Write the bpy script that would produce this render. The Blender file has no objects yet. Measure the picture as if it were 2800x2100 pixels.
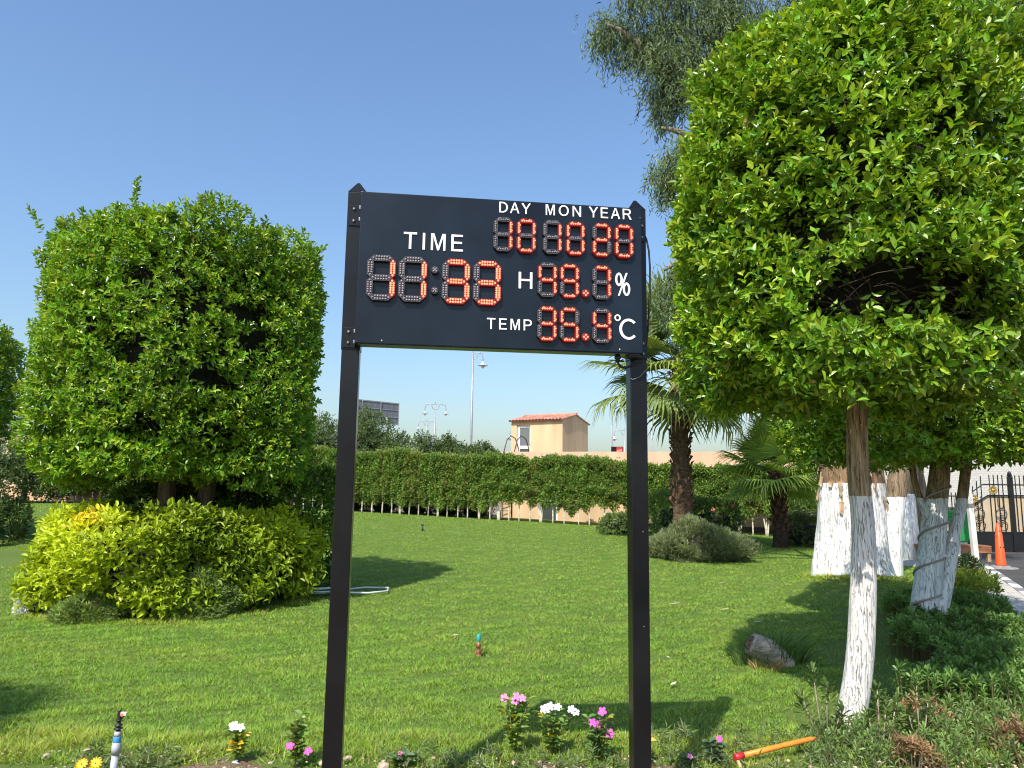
import bpy, bmesh, math, random
import numpy as np
from mathutils import Vector, Matrix, Euler, Quaternion

S = bpy.context.scene
COL = S.collection
rng = np.random.default_rng(7)
random.seed(7)
R = math.radians

# ------------------------------------------------------------------ camera
pitch = math.atan(285 / 2000.0)
roll = R(0.8)
cf = Vector((0, math.cos(pitch), math.sin(pitch)))
r0 = Vector((1, 0, 0)); u0 = Vector((0, -math.sin(pitch), math.cos(pitch)))
cr = math.cos(roll) * r0 + math.sin(roll) * u0
cu = -math.sin(roll) * r0 + math.cos(roll) * u0
cam_d = bpy.data.cameras.new('camera')
cam = bpy.data.objects.new('camera', cam_d)
COL.objects.link(cam)
cam.matrix_world = Matrix(((cr.x, cu.x, -cf.x, 0), (cr.y, cu.y, -cf.y, 0), (cr.z, cu.z, -cf.z, 1.62), (0, 0, 0, 1)))
cam_d.sensor_width = 36.0
cam_d.lens = 36.0 * 2000 / 2800
cam_d.clip_end = 2000
cam_d.clip_start = 0.05
S.camera = cam

# ------------------------------------------------------------------ sky, sun, exposure
SUNK = Vector((0.36, 0.80, -1.0))          # the way the light travels
w = bpy.data.worlds.new('World'); S.world = w; w.use_nodes = True
nt = w.node_tree
sky = nt.nodes.new('ShaderNodeTexSky'); sky.sky_type = 'NISHITA'; sky.sun_disc = False
sky.sun_elevation = math.atan2(1.0, math.hypot(SUNK.x, SUNK.y))
sky.sun_rotation = math.atan2(-SUNK.x, -SUNK.y)
sky.air_density = 1.5; sky.dust_density = 2.0; sky.ozone_density = 5.0; sky.altitude = 0
bg = nt.nodes['Background']
bg.inputs['Strength'].default_value = 0.144
wb = nt.nodes.new('ShaderNodeMix'); wb.data_type = 'RGBA'; wb.blend_type = 'MULTIPLY'; wb.inputs[0].default_value = 1.0
wb.inputs[7].default_value = (0.87, 0.935, 1.03, 1)      # white balance of the picture
nt.links.new(sky.outputs[0], wb.inputs[6]); nt.links.new(wb.outputs[2], bg.inputs['Color'])
sun_d = bpy.data.lights.new('sun', 'SUN'); sun_d.energy = 4.8; sun_d.angle = R(0.5); sun_d.color = (1.0, 0.94, 0.84)
sun = bpy.data.objects.new('sun', sun_d); COL.objects.link(sun)
sun.location = (-8, -10, 20)
sun.rotation_euler = SUNK.to_track_quat('-Z', 'Y').to_euler()
S.view_settings.view_transform = 'Standard'; S.view_settings.look = 'None'
S.view_settings.gamma = 1.0; S.view_settings.exposure = 0.42; S.view_settings.use_curve_mapping = False
S.cycles.filter_width = 1.1; S.cycles.max_bounces = 6; S.cycles.transparent_max_bounces = 4

# ------------------------------------------------------------------ helpers
def tag(o, label=None, cat=None, group=None, kind=None):
    if label: o['label'] = label
    if cat: o['category'] = cat
    if group: o['group'] = group
    if kind: o['kind'] = kind
    return o

def empty(name, loc=(0, 0, 0), rz=0.0, parent=None):
    o = bpy.data.objects.new(name, None); COL.objects.link(o)
    o.empty_display_size = 0.1
    o.location = loc; o.rotation_euler = (0, 0, rz)
    if parent: o.parent = parent
    return o

def link(name, me, parent=None, loc=None):
    o = bpy.data.objects.new(name, me); COL.objects.link(o)
    if parent: o.parent = parent
    if loc is not None: o.location = loc
    return o

def npmesh(name, V, polys, mats, mi=None, col=None, smooth=False):
    """polys: list of integer arrays (m, k)"""
    V = np.asarray(V, dtype=np.float32)
    me = bpy.data.meshes.new(name)
    me.vertices.add(len(V)); me.vertices.foreach_set('co', V.ravel())
    loops = np.concatenate([np.asarray(p, dtype=np.int32).ravel() for p in polys])
    tot = np.concatenate([np.full(len(p), np.asarray(p).shape[1], dtype=np.int32) for p in polys])
    st = np.concatenate([[0], np.cumsum(tot)[:-1]]).astype(np.int32)
    me.loops.add(len(loops)); me.loops.foreach_set('vertex_index', loops)
    me.polygons.add(len(tot)); me.polygons.foreach_set('loop_start', st)
    try: me.polygons.foreach_set('loop_total', tot)
    except Exception: pass
    if mi is not None: me.polygons.foreach_set('material_index', np.asarray(mi, dtype=np.int32))
    me.polygons.foreach_set('use_smooth', np.full(len(tot), smooth))
    for m in (mats if isinstance(mats, (list, tuple)) else [mats]): me.materials.append(m)
    if col is not None:
        at = me.attributes.new('tint', 'FLOAT_COLOR', 'POINT')
        c = np.ones((len(V), 4), np.float32); c[:, :3] = col
        at.data.foreach_set('color', c.ravel())
    me.update(calc_edges=True)
    return me

class MB:
    """collects simple solids into one mesh"""
    def __init__(s): s.bm = bmesh.new(); s.mi = 0
    def _faces(s, fs):
        for f in fs: f.material_index = s.mi
    def box(s, x0, x1, y0, y1, z0, z1, bev=0.0, M=None):
        v = [s.bm.verts.new(Vector(p)) for p in ((x0,y0,z0),(x1,y0,z0),(x1,y1,z0),(x0,y1,z0),(x0,y0,z1),(x1,y0,z1),(x1,y1,z1),(x0,y1,z1))]
        fs = [s.bm.faces.new([v[i] for i in q]) for q in ((3,2,1,0),(4,5,6,7),(0,1,5,4),(1,2,6,5),(2,3,7,6),(3,0,4,7))]
        s._faces(fs)
        if bev > 0:
            es = list({e for f in fs for e in f.edges})
            r = bmesh.ops.bevel(s.bm, geom=es, offset=bev, segments=2, affect='EDGES', profile=0.6)
            s._faces(r['faces'])
            v = list({x for f in r['faces'] for x in f.verts} | {x for x in v if x.is_valid})
        if M is not None:
            for x in v: x.co = M @ x.co
        return s
    def tube(s, pts, rad, n=8, cap=True, M=None):
        pts = [Vector(p) for p in pts]
        if not hasattr(rad, '__len__'): rad = [rad] * len(pts)
        rings = []; up = None
        for i, p in enumerate(pts):
            d = (pts[min(i + 1, len(pts) - 1)] - pts[max(i - 1, 0)]).normalized()
            if up is None:
                up = d.orthogonal().normalized()
            else:
                up = (up - d * up.dot(d)).normalized()
            b = d.cross(up)
            rings.append([s.bm.verts.new(p + rad[i] * (math.cos(2*math.pi*k/n) * up + math.sin(2*math.pi*k/n) * b)) for k in range(n)])
        fs = []
        for a, b in zip(rings, rings[1:]):
            for k in range(n): fs.append(s.bm.faces.new((a[k], a[(k+1) % n], b[(k+1) % n], b[k])))
        for f in fs: f.smooth = True
        if cap:
            fs.append(s.bm.faces.new(rings[0][::-1])); fs.append(s.bm.faces.new(rings[-1]))
        s._faces(fs)
        if M is not None:
            for rg in rings:
                for x in rg: x.co = M @ x.co
        return s
    def lathe(s, prof, n=16, c=(0, 0, 0), M=None):
        rings = []
        for r_, z in prof:
            rings.append([s.bm.verts.new(Vector((c[0] + r_*math.cos(2*math.pi*k/n), c[1] + r_*math.sin(2*math.pi*k/n), c[2] + z))) for k in range(n)])
        fs = []
        for a, b in zip(rings, rings[1:]):
            for k in range(n): fs.append(s.bm.faces.new((a[k], a[(k+1) % n], b[(k+1) % n], b[k])))
        for f in fs: f.smooth = True
        fs.append(s.bm.faces.new(rings[0][::-1])); fs.append(s.bm.faces.new(rings[-1]))
        s._faces(fs)
        if M is not None:
            for rg in rings:
                for x in rg: x.co = M @ x.co
        return s
    def poly(s, pts):
        f = s.bm.faces.new([s.bm.verts.new(Vector(p)) for p in pts]); s._faces([f]); return s
    def prism(s, pts, y0, y1, M=None):
        """outline in x,z extruded from y0 to y1"""
        a = [s.bm.verts.new(Vector((p[0], y0, p[1]))) for p in pts]; b = [s.bm.verts.new(Vector((p[0], y1, p[1]))) for p in pts]
        n = len(pts); fs = [s.bm.faces.new(a), s.bm.faces.new(b[::-1])]
        for k in range(n): fs.append(s.bm.faces.new((a[k], b[k], b[(k+1) % n], a[(k+1) % n])))
        s._faces(fs)
        if M is not None:
            for x in a + b: x.co = M @ x.co
        return s
    def mesh(s, name, mats):
        bmesh.ops.recalc_face_normals(s.bm, faces=s.bm.faces)
        me = bpy.data.meshes.new(name); s.bm.to_mesh(me); s.bm.free()
        for m in (mats if isinstance(mats, (list, tuple)) else [mats]): me.materials.append(m)
        return me
    def build(s, name, mats, parent=None, loc=None):
        return link(name, s.mesh(name, mats), parent, loc)

# ------------------------------------------------------------------ materials
def newmat(name):
    m = bpy.data.materials.new(name); m.use_nodes = True
    nt = m.node_tree; return m, nt, nt.nodes['Principled BSDF']

def N(nt, t, **kw):
    n = nt.nodes.new(t)
    for k, v in kw.items(): setattr(n, k, v)
    return n

def plain(name, col, rough=0.6, metal=0.0, var=0.12, scale=6.0, bump=0.0, bscale=60.0, spec=0.5, stretch=None, var2=None):
    """base colour with soft large-scale and fine variation, optional fine relief"""
    m, nt, b = newmat(name)
    tc = N(nt, 'ShaderNodeTexCoord'); src = tc.outputs['Object']
    if stretch:
        mp = N(nt, 'ShaderNodeMapping'); mp.inputs['Scale'].default_value = stretch
        nt.links.new(src, mp.inputs['Vector']); src = mp.outputs[0]
    no = N(nt, 'ShaderNodeTexNoise'); no.inputs['Scale'].default_value = scale; no.inputs['Detail'].default_value = 8
    nt.links.new(src, no.inputs['Vector'])
    rp = N(nt, 'ShaderNodeValToRGB')
    c = np.array(col[:3])
    lo = c * (1 - var * 1.6); hi = np.minimum(c * (1 + var * 1.6), 0.9)
    if var2 is not None: lo = np.array(var2)
    rp.color_ramp.elements[0].position = 0.3; rp.color_ramp.elements[1].position = 0.7
    rp.color_ramp.elements[0].color = (*lo, 1); rp.color_ramp.elements[1].color = (*hi, 1)
    nt.links.new(no.outputs['Fac'], rp.inputs['Fac']); nt.links.new(rp.outputs[0], b.inputs['Base Color'])
    b.inputs['Roughness'].default_value = rough; b.inputs['Metallic'].default_value = metal
    b.inputs['Specular IOR Level'].default_value = spec
    if bump:
        n2 = N(nt, 'ShaderNodeTexNoise'); n2.inputs['Scale'].default_value = bscale; n2.inputs['Detail'].default_value = 6
        nt.links.new(src, n2.inputs['Vector'])
        bp = N(nt, 'ShaderNodeBump'); bp.inputs['Strength'].default_value = bump; bp.inputs['Distance'].default_value = 0.02
        nt.links.new(n2.outputs['Fac'], bp.inputs['Height']); nt.links.new(bp.outputs[0], b.inputs['Normal'])
    return m

def leafmat(name, rough=0.42, trans=0.3, spec=0.5):
    m, nt, b = newmat(name)
    a = N(nt, 'ShaderNodeAttribute', attribute_name='tint')
    nt.links.new(a.outputs['Color'], b.inputs['Base Color'])
    b.inputs['Roughness'].default_value = rough; b.inputs['Specular IOR Level'].default_value = spec
    t = N(nt, 'ShaderNodeBsdfTranslucent')
    mx = N(nt, 'ShaderNodeMix', data_type='RGBA', blend_type='MULTIPLY'); mx.inputs[0].default_value = 1.0
    nt.links.new(a.outputs['Color'], mx.inputs[6]); mx.inputs[7].default_value = (1.5, 1.35, 0.45, 1)
    nt.links.new(mx.outputs[2], t.inputs['Color'])
    ms = N(nt, 'ShaderNodeMixShader'); ms.inputs[0].default_value = trans
    nt.links.new(b.outputs[0], ms.inputs[1]); nt.links.new(t.outputs[0], ms.inputs[2])
    nt.links.new(ms.outputs[0], nt.nodes['Material Output'].inputs['Surface'])
    return m

def barkmat(name, paint_h, bark=(0.30, 0.20, 0.11), paint=(0.80, 0.80, 0.77), flake=0.32, ridge=26.0, depth=0.6, patch=(0.22,0.13,0.07), crack=0.45):
    """lime-washed trunk: white paint below paint_h (object z), flaked to bark in places"""
    m, nt, b = newmat(name)
    tc = N(nt, 'ShaderNodeTexCoord')
    mp = N(nt, 'ShaderNodeMapping'); mp.inputs['Scale'].default_value = (1, 1, 0.09)
    nt.links.new(tc.outputs['Object'], mp.inputs['Vector'])
    n1 = N(nt, 'ShaderNodeTexNoise'); n1.inputs['Scale'].default_value = ridge; n1.inputs['Detail'].default_value = 7; n1.inputs['Roughness'].default_value = 0.62
    nt.links.new(mp.outputs[0], n1.inputs['Vector'])
    mp2 = N(nt, 'ShaderNodeMapping'); mp2.inputs['Scale'].default_value = (1, 1, 0.45)
    nt.links.new(tc.outputs['Object'], mp2.inputs['Vector'])
    n2 = N(nt, 'ShaderNodeTexNoise'); n2.inputs['Scale'].default_value = ridge * 0.28; n2.inputs['Detail'].default_value = 5
    nt.links.new(mp2.outputs[0], n2.inputs['Vector'])
    # bark colour
    r1 = N(nt, 'ShaderNodeValToRGB'); e = r1.color_ramp.elements
    bk = np.array(bark); e[0].position = 0.36; e[1].position = 0.62
    e[0].color = (*(bk * 0.4), 1); e[1].color = (*bk, 1)
    nt.links.new(n1.outputs['Fac'], r1.inputs['Fac'])
    # paint colour
    r2 = N(nt, 'ShaderNodeValToRGB'); e = r2.color_ramp.elements
    e[0].position = flake; e[1].position = flake + 0.06
    e[0].color = (*patch, 1); e[1].color = (*paint, 1)
    ad = N(nt, 'ShaderNodeMath', operation='MULTIPLY_ADD'); nt.links.new(n2.outputs['Fac'], ad.inputs[0]); ad.inputs[1].default_value = 0.55; ad.inputs[2].default_value = -0.275
    sm = N(nt, 'ShaderNodeMath', operation='ADD'); nt.links.new(n1.outputs['Fac'], sm.inputs[0]); nt.links.new(ad.outputs[0], sm.inputs[1])
    nt.links.new(sm.outputs[0], r2.inputs['Fac'])
    # boundary
    sp = N(nt, 'ShaderNodeSeparateXYZ'); nt.links.new(tc.outputs['Object'], sp.inputs[0])
    n3 = N(nt, 'ShaderNodeTexNoise'); n3.inputs['Scale'].default_value = 9; nt.links.new(tc.outputs['Object'], n3.inputs['Vector'])
    jit = N(nt, 'ShaderNodeMath', operation='MULTIPLY_ADD'); nt.links.new(n3.outputs['Fac'], jit.inputs[0]); jit.inputs[1].default_value = 0.06; nt.links.new(sp.outputs['Z'], jit.inputs[2])
    lt = N(nt, 'ShaderNodeMath', operation='LESS_THAN'); nt.links.new(jit.outputs[0], lt.inputs[0]); lt.inputs[1].default_value = paint_h + 0.03
    mx = N(nt, 'ShaderNodeMix', data_type='RGBA'); nt.links.new(lt.outputs[0], mx.inputs[0]); nt.links.new(r1.outputs[0], mx.inputs[6]); nt.links.new(r2.outputs[0], mx.inputs[7])
    mp4 = N(nt, 'ShaderNodeMapping'); mp4.inputs['Scale'].default_value = (1, 1, 0.06)
    nt.links.new(tc.outputs['Object'], mp4.inputs['Vector'])
    n4 = N(nt, 'ShaderNodeTexNoise'); n4.inputs['Scale'].default_value = ridge * 1.5; n4.inputs['Detail'].default_value = 4; n4.inputs['Distortion'].default_value = 1.2
    nt.links.new(mp4.outputs[0], n4.inputs['Vector'])
    rc = N(nt, 'ShaderNodeValToRGB'); e = rc.color_ramp.elements
    e[0].position = .482; e[0].color = (1, 1, 1, 1); e[1].position = .518; e[1].color = (1, 1, 1, 1)
    q = rc.color_ramp.elements.new(.5); q.color = (crack, crack * .93, crack * .85, 1)
    nt.links.new(n4.outputs['Fac'], rc.inputs['Fac'])
    mc = N(nt, 'ShaderNodeMix', data_type='RGBA', blend_type='MULTIPLY'); mc.inputs[0].default_value = 1.0
    nt.links.new(mx.outputs[2], mc.inputs[6]); nt.links.new(rc.outputs[0], mc.inputs[7])
    nt.links.new(mc.outputs[2], b.inputs['Base Color']); b.inputs['Roughness'].default_value = 0.85; b.inputs['Specular IOR Level'].default_value = 0.2
    bp = N(nt, 'ShaderNodeBump'); bp.inputs['Strength'].default_value = depth; bp.inputs['Distance'].default_value = 0.03
    hs_ = N(nt, 'ShaderNodeMath', operation='ADD'); nt.links.new(n1.outputs['Fac'], hs_.inputs[0]); nt.links.new(rc.outputs[0], hs_.inputs[1]); nt.links.new(hs_.outputs[0], bp.inputs['Height']); nt.links.new(bp.outputs[0], b.inputs['Normal'])
    return m

def emit(name, col, strength, base=(0.1, 0.02, 0.02)):
    m, nt, b = newmat(name)
    b.inputs['Base Color'].default_value = (*base, 1); b.inputs['Roughness'].default_value = 0.4
    b.inputs['Emission Color'].default_value = (*col, 1); b.inputs['Emission Strength'].default_value = strength
    return m

M_BLACK = plain('black_paint', (0.006, 0.0062, 0.007), 0.27, 0, 0.3, 3.0, 0.02, 90, 0.3)
M_BLACKM = plain('black_panel', (0.0065, 0.011, 0.018), 0.26, 0, 0.35, 2.2, 0.012, 140, 0.3)
M_WHITE = plain('white_lettering', (0.82, 0.82, 0.80), 0.5, 0, 0.03)
M_STEEL = plain('bolt_steel', (0.32, 0.32, 0.31), 0.35, 0.9, 0.2, 30)
M_RUBBER = plain('cable_black', (0.012, 0.012, 0.013), 0.5)
M_SEG_ON = emit('segment_lit', (0.55, 0.006, 0.003), 0.22, (0.10, 0.008, 0.006))  # weak emission paints the diodes' red glow onto the housing
M_LED_ON = emit('diode_lit', (1.0, 0.28, 0.14), 1.5, (0.5, 0.1, 0.05))
M_SEG_OFF = plain('segment_dark', (0.022, 0.020, 0.022), 0.5, 0, 0.2, 40)
M_SEG_RIM = plain('segment_rim', (0.065, 0.06, 0.064), 0.45, 0, 0.2, 40)
M_LED_OFF = plain('diode_dark', (0.26, 0.23, 0.25), 0.2, 0, 0.2, 40)
M_LEAF = leafmat('ficus_leaf', 0.33, 0.25, 0.5)
M_LEAFG = leafmat('garden_leaf', 0.45, 0.34, 0.4)
M_LEAFD = leafmat('dull_leaf', 0.6, 0.25, 0.25)
M_GRASS = leafmat('grass_blade', 0.55, 0.30, 0.3)
M_TWIG_SHADE = plain('twig_shade', (0.014, 0.015, 0.008), 0.9, 0, 0.4, 8, 0.8, 30)  # near-black colour stands for the shade deep inside the foliage
M_TWIGW = plain('grey_twig', (0.30, 0.25, 0.18), 0.9, 0, 0.3, 12)
M_STEM = plain('green_stem', (0.13, 0.15, 0.05), 0.7, 0, 0.2, 12)

# ------------------------------------------------------------------ terrain height
def gz(x, y):
    x = np.asarray(x, float); y = np.asarray(y, float)
    t = np.clip((y - 11) / 19, 0, 1); t = t * t * (3 - 2 * t)
    z = t * np.clip(.30 - .037 * x, -.1, .75)
    z = z + .20 * np.exp(-(((x - 6.15) ** 2 + (y - 13.05) ** 2) / 1.0))
    return z
def gzf(x, y): return float(gz(x, y))

_W = np.random.default_rng(3)
_dirs = _W.normal(size=(40, 3)); _dirs /= np.linalg.norm(_dirs, axis=1)[:, None]; _ph = _W.uniform(0, 6.28, 40)
def vn(P, freq, o=0, n=7):
    """cheap smooth noise about -1..1"""
    P = np.asarray(P, float); s = 0
    for i in range(n):
        j = (i + o * 7) % 40
        s = s + np.sin((P @ _dirs[j]) * freq * (0.7 + 0.12 * i) * 2.2 + _ph[j])
    return s / n * 1.7

def unit(a): return a / np.maximum(np.linalg.norm(a, axis=-1, keepdims=True), 1e-9)

# ------------------------------------------------------------------ leaves
T_OVAL = (np.array([(0,0,0),(-.46,.30,.10),(-.40,.66,.09),(0,1,-.10),(.40,.66,.09),(.46,.30,.10)]), [(0,3,2,1),(0,5,4,3)])
T_FULL = (np.array([(0,0,0),(-.30,.16,.07),(-.49,.42,.11),(-.40,.72,.08),(0,1,-.12),(.40,.72,.08),(.49,.42,.11),(.30,.16,.07)]), [(0,4,3,2,1),(0,7,6,5,4)])
T_OBOV = (np.array([(0,0,0),(-.22,.35,.05),(-.50,.74,.08),(0,1,-.04),(.50,.74,.08),(.22,.35,.05)]), [(0,3,2,1),(0,5,4,3)])
T_RHOM = (np.array([(0,0,0),(-.48,.48,.10),(0,1,-.08),(.48,.48,.10)]), [(0,2,1),(0,3,2)])
T_LANC = (np.array([(0,0,0),(-.5,.38,.03),(0.12,1,-.22),(.5,.42,.03)]), [(0,2,1),(0,3,2)])

def leaf_arrays(P, D, Nn, L, W, T):
    D = unit(D); Sx = unit(np.cross(D, Nn)); Nn = np.cross(Sx, D)
    tv, tf = T; k = len(tv); n = len(P)
    L = np.broadcast_to(L, (n,))[:, None]; W = np.broadcast_to(W, (n,))[:, None]
    V = (P[:, None, :] + D[:, None, :] * (L * tv[:, 1])[:, :, None] + Sx[:, None, :] * (W * tv[:, 0])[:, :, None] + Nn[:, None, :] * (L * tv[:, 2])[:, :, None])
    F = (np.array(tf)[None] + (np.arange(n) * k)[:, None, None]).reshape(-1, len(tf[0]))
    return V.reshape(-1, 3), F, k

def leaves_mesh(name, P, D, Nn, L, W, T, col, mat):
    V, F, k = leaf_arrays(P, D, Nn, L, W, T)
    return npmesh(name, V, [F], mat, col=np.repeat(col, k, axis=0))

def sprigs(P, D, n, stem, a0=30, a1=80, rg=rng):
    """n leaves round each shoot tip: returns leaf bases, directions, normals, position 0..1 along the shoot, shoot index"""
    m = len(P); D = unit(D)
    idx = np.repeat(np.arange(m), n); j = np.tile(np.arange(n), m)
    t = (j + rg.uniform(-.3, .3, m * n)) / max(n - 1, 1); t = np.clip(t, 0, 1)
    Dd = D[idx]
    A = unit(np.cross(Dd, np.where(np.abs(Dd[:, 2:3]) < .9, np.array([[0, 0, 1.]]), np.array([[1., 0, 0]]))))
    B = np.cross(Dd, A)
    az = j * 2.4 + np.repeat(rg.uniform(0, 6.28, m), n) + rg.normal(0, .25, m * n)
    el = np.radians(a1 + (a0 - a1) * t + rg.normal(0, 10, m * n))
    rad = A * np.cos(az)[:, None] + B * np.sin(az)[:, None]
    LD = Dd * np.cos(el)[:, None] + rad * np.sin(el)[:, None]
    base = P[idx] + Dd * ((t - 1) * stem)[:, None]
    NN = Dd - LD * (Dd * LD).sum(1)[:, None] + rg.normal(0, .25, (m * n, 3))
    return base, LD, NN, t, idx

def tints(n, base, var, rg=rng, warm=0.10):
    c = np.array(base)[None] * (1 + var * rg.normal(0, 1, (n, 1)))
    c[:, 0] *= 1 + warm * rg.normal(0, 1, n); c[:, 2] *= 1 + warm * rg.normal(0, 1, n)
    return np.clip(c, 0.004, 0.7)

def revolve_samples(prof, n, rg=rng):
    prof = np.array(prof, float); a = prof[:-1]; b = prof[1:]
    seg = np.linalg.norm(b - a, axis=1); area = seg * (a[:, 0] + b[:, 0]) / 2 + 1e-9
    i = rg.choice(len(area), n, p=area / area.sum()); t = rg.uniform(0, 1, n)
    rr = a[i, 0] + (b[i, 0] - a[i, 0]) * t; z = a[i, 1] + (b[i, 1] - a[i, 1]) * t
    d = (b - a)[i] / seg[i][:, None]; nr, nz = d[:, 1], -d[:, 0]
    th = rg.uniform(0, 2 * np.pi, n)
    P = np.stack([rr * np.cos(th), rr * np.sin(th), z], 1); Nn = np.stack([nr * np.cos(th), nr * np.sin(th), nz], 1)
    return P, Nn

def smooth_profile(p, k=4):
    p = np.array(p, float)
    for _ in range(k):
        q = [p[0]]
        for a, b in zip(p, p[1:]): q += [a * .75 + b * .25, a * .25 + b * .75]
        p = np.array(q + [p[-1]])
    return p

def core_mesh(name, prof, inset, mat, amp=0.08, nseg=40, holes=()):  # solid core against see-through, coloured dark as the crown's inner shade
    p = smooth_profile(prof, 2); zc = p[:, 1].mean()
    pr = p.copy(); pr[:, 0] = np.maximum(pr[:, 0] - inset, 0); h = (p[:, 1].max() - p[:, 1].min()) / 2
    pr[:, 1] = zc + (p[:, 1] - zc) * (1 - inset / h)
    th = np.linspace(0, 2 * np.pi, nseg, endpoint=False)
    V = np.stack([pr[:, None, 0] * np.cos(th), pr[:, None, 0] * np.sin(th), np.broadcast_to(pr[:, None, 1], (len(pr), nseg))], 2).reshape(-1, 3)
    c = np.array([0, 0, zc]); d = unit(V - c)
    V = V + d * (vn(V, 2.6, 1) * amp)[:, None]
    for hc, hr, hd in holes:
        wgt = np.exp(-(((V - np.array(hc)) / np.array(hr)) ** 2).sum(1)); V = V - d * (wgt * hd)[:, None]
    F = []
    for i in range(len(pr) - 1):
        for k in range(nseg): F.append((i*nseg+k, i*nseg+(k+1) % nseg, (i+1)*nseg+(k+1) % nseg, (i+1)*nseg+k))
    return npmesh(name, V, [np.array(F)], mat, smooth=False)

def crown_leaves(prof, n_shoots, per, L, W, T, base, var, holes=(), lump=0.10, lfreq=2.0, deep=0.25, tipcol=None, up=0.35, keep=None, stem=0.10, rg=rng, a0=30, a1=80):
    """shoots over a clipped crown (local coordinates); returns leaf arrays and colours"""
    p = smooth_profile(prof, 3)
    P, Nn = revolve_samples(p, n_shoots, rg)
    if keep is not None:
        k = keep(P, Nn); P, Nn = P[k], Nn[k]
    lum = vn(P, lfreq, 2) * lump + vn(P, lfreq * 2.7, 3) * lump * .5
    gap = vn(P, lfreq * 1.9, 4)
    dep = deep * np.where(rg.uniform(0, 1, len(P)) < .55, rg.uniform(0, 1, len(P)) ** 2 * .5, rg.uniform(.3, 1.5, len(P)))
    gap2 = vn(P, lfreq * 4.2, 1)
    ok = ((gap > -0.62) & (gap2 > -0.80)) | (rg.uniform(0, 1, len(P)) < .22)
    for hc, hr, hd in holes:
        q = (((P - np.array(hc)) / np.array(hr)) ** 2).sum(1) + vn(P, 6, 5) * .25
        ok &= q > 1
    P, Nn, lum, dep, gap = P[ok], Nn[ok], lum[ok], dep[ok], gap[ok]
    P = P + Nn * (lum - dep)[:, None]
    D = Nn + np.array([0, 0, up]) + rg.normal(0, .50, P.shape)
    B, LD, NN, t, idx = sprigs(P, D, per, stem, a0, a1, rg)
    NN = unit(NN) + np.array([0, 0, .35])
    m = len(B)
    g = (1 + .16 * vn(P, 1.2, 6) + var * rg.normal(0, 1, len(P)))[idx]
    c = np.array(base)[None] * np.clip(g, .45, 1.8)[:, None]
    c[:, 0] *= 1 + .14 * rg.normal(0, 1, m)
    if tipcol is not None:
        young = (rg.uniform(0, 1, len(P)) < .28)[idx] * np.clip(t - .2, 0, 1)
        c = c * (1 - young[:, None]) + np.array(tipcol) * young[:, None]
    c = np.clip(c * (1 + .12 * rg.normal(0, 1, (m, 1))), .004, .7)
    dead = rg.uniform(0, 1, m) < .003; c[dead] = (0.26, 0.20, 0.05)
    sz = rg.uniform(.7, 1.15, m) * (1 - .25 * np.clip(t - .6, 0, 1) * 2)
    return B, LD, NN, L * sz, W * sz * rg.uniform(.85, 1.1, m), c

def trunk_mesh(name, pts, rads, mat, n=28, rings=60, rough=0.05, freq=6.0, flare=0.0, seed=0):
    pts = np.array(pts, float); rads = np.array(rads, float)
    tt = np.linspace(0, len(pts) - 1, rings)
    # catmull-rom through the points
    def cr_(A, t):
        i = np.clip(t.astype(int), 0, len(A) - 2); f = t - i; f = f.reshape(-1, *([1] * (A.ndim - 1)))
        a = A[np.clip(i - 1, 0, len(A) - 1)]; b = A[i]; c = A[i + 1]; d = A[np.clip(i + 2, 0, len(A) - 1)]
        return .5 * (2*b + (c-a)*f + (2*a-5*b+4*c-d)*f*f + (3*b-a-3*c+d)*f**3)
    C_ = cr_(pts, tt); R_ = cr_(rads, tt)
    d = unit(np.gradient(C_, axis=0)); up = np.cross(d, np.array([0, 1., 0.])); up = unit(up); bi = np.cross(d, up)
    th = np.linspace(0, 2*np.pi, n, endpoint=False)
    dirv = up[:, None, :] * np.cos(th)[None, :, None] + bi[:, None, :] * np.sin(th)[None, :, None]
    V = C_[:, None, :] + dirv * R_[:, None, None]
    Q = V.reshape(-1, 3) * np.array([1, 1, .3]); nz = (vn(Q, freq, seed) * .6 + vn(Q, freq * 2.6, seed + 1) * .4).reshape(rings, n)
    zrel = (np.arange(rings) / rings)[:, None]
    V = V + dirv * (R_[:, None] * (rough * nz + flare * np.exp(-zrel * 14) * (1 + .5 * np.sin(th * 5)[None])))[:, :, None]
    F = [(i*n+k, i*n+(k+1) % n, (i+1)*n+(k+1) % n, (i+1)*n+k) for i in range(rings-1) for k in range(n)]
    cap = np.array([[ (rings-1)*n + k for k in range(n)]])
    return npmesh(name, V.reshape(-1, 3), [np.array(F), cap], mat, smooth=True)
# ================================================================== THE SETTING
def sheet(name, xs, ys, mat, dz=0.0, fn=None, mask=None):
    X, Y = np.meshgrid(xs, ys); Z = gz(X, Y) + dz
    if fn is not None: Z = Z + fn(X, Y)
    V = np.stack([X, Y, Z], 2).reshape(-1, 3); nx, ny = len(xs), len(ys)
    i = np.arange(ny - 1)[:, None] * nx + np.arange(nx - 1)[None]; i = i.ravel()
    F = np.stack([i, i + 1, i + nx + 1, i + nx], 1)
    if mask is not None:
        c = V[F].mean(1); F = F[mask(c[:, 0], c[:, 1])]
    o = link(name, npmesh(name, V, [F], mat, smooth=True)); tag(o, kind='structure'); return o

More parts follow.
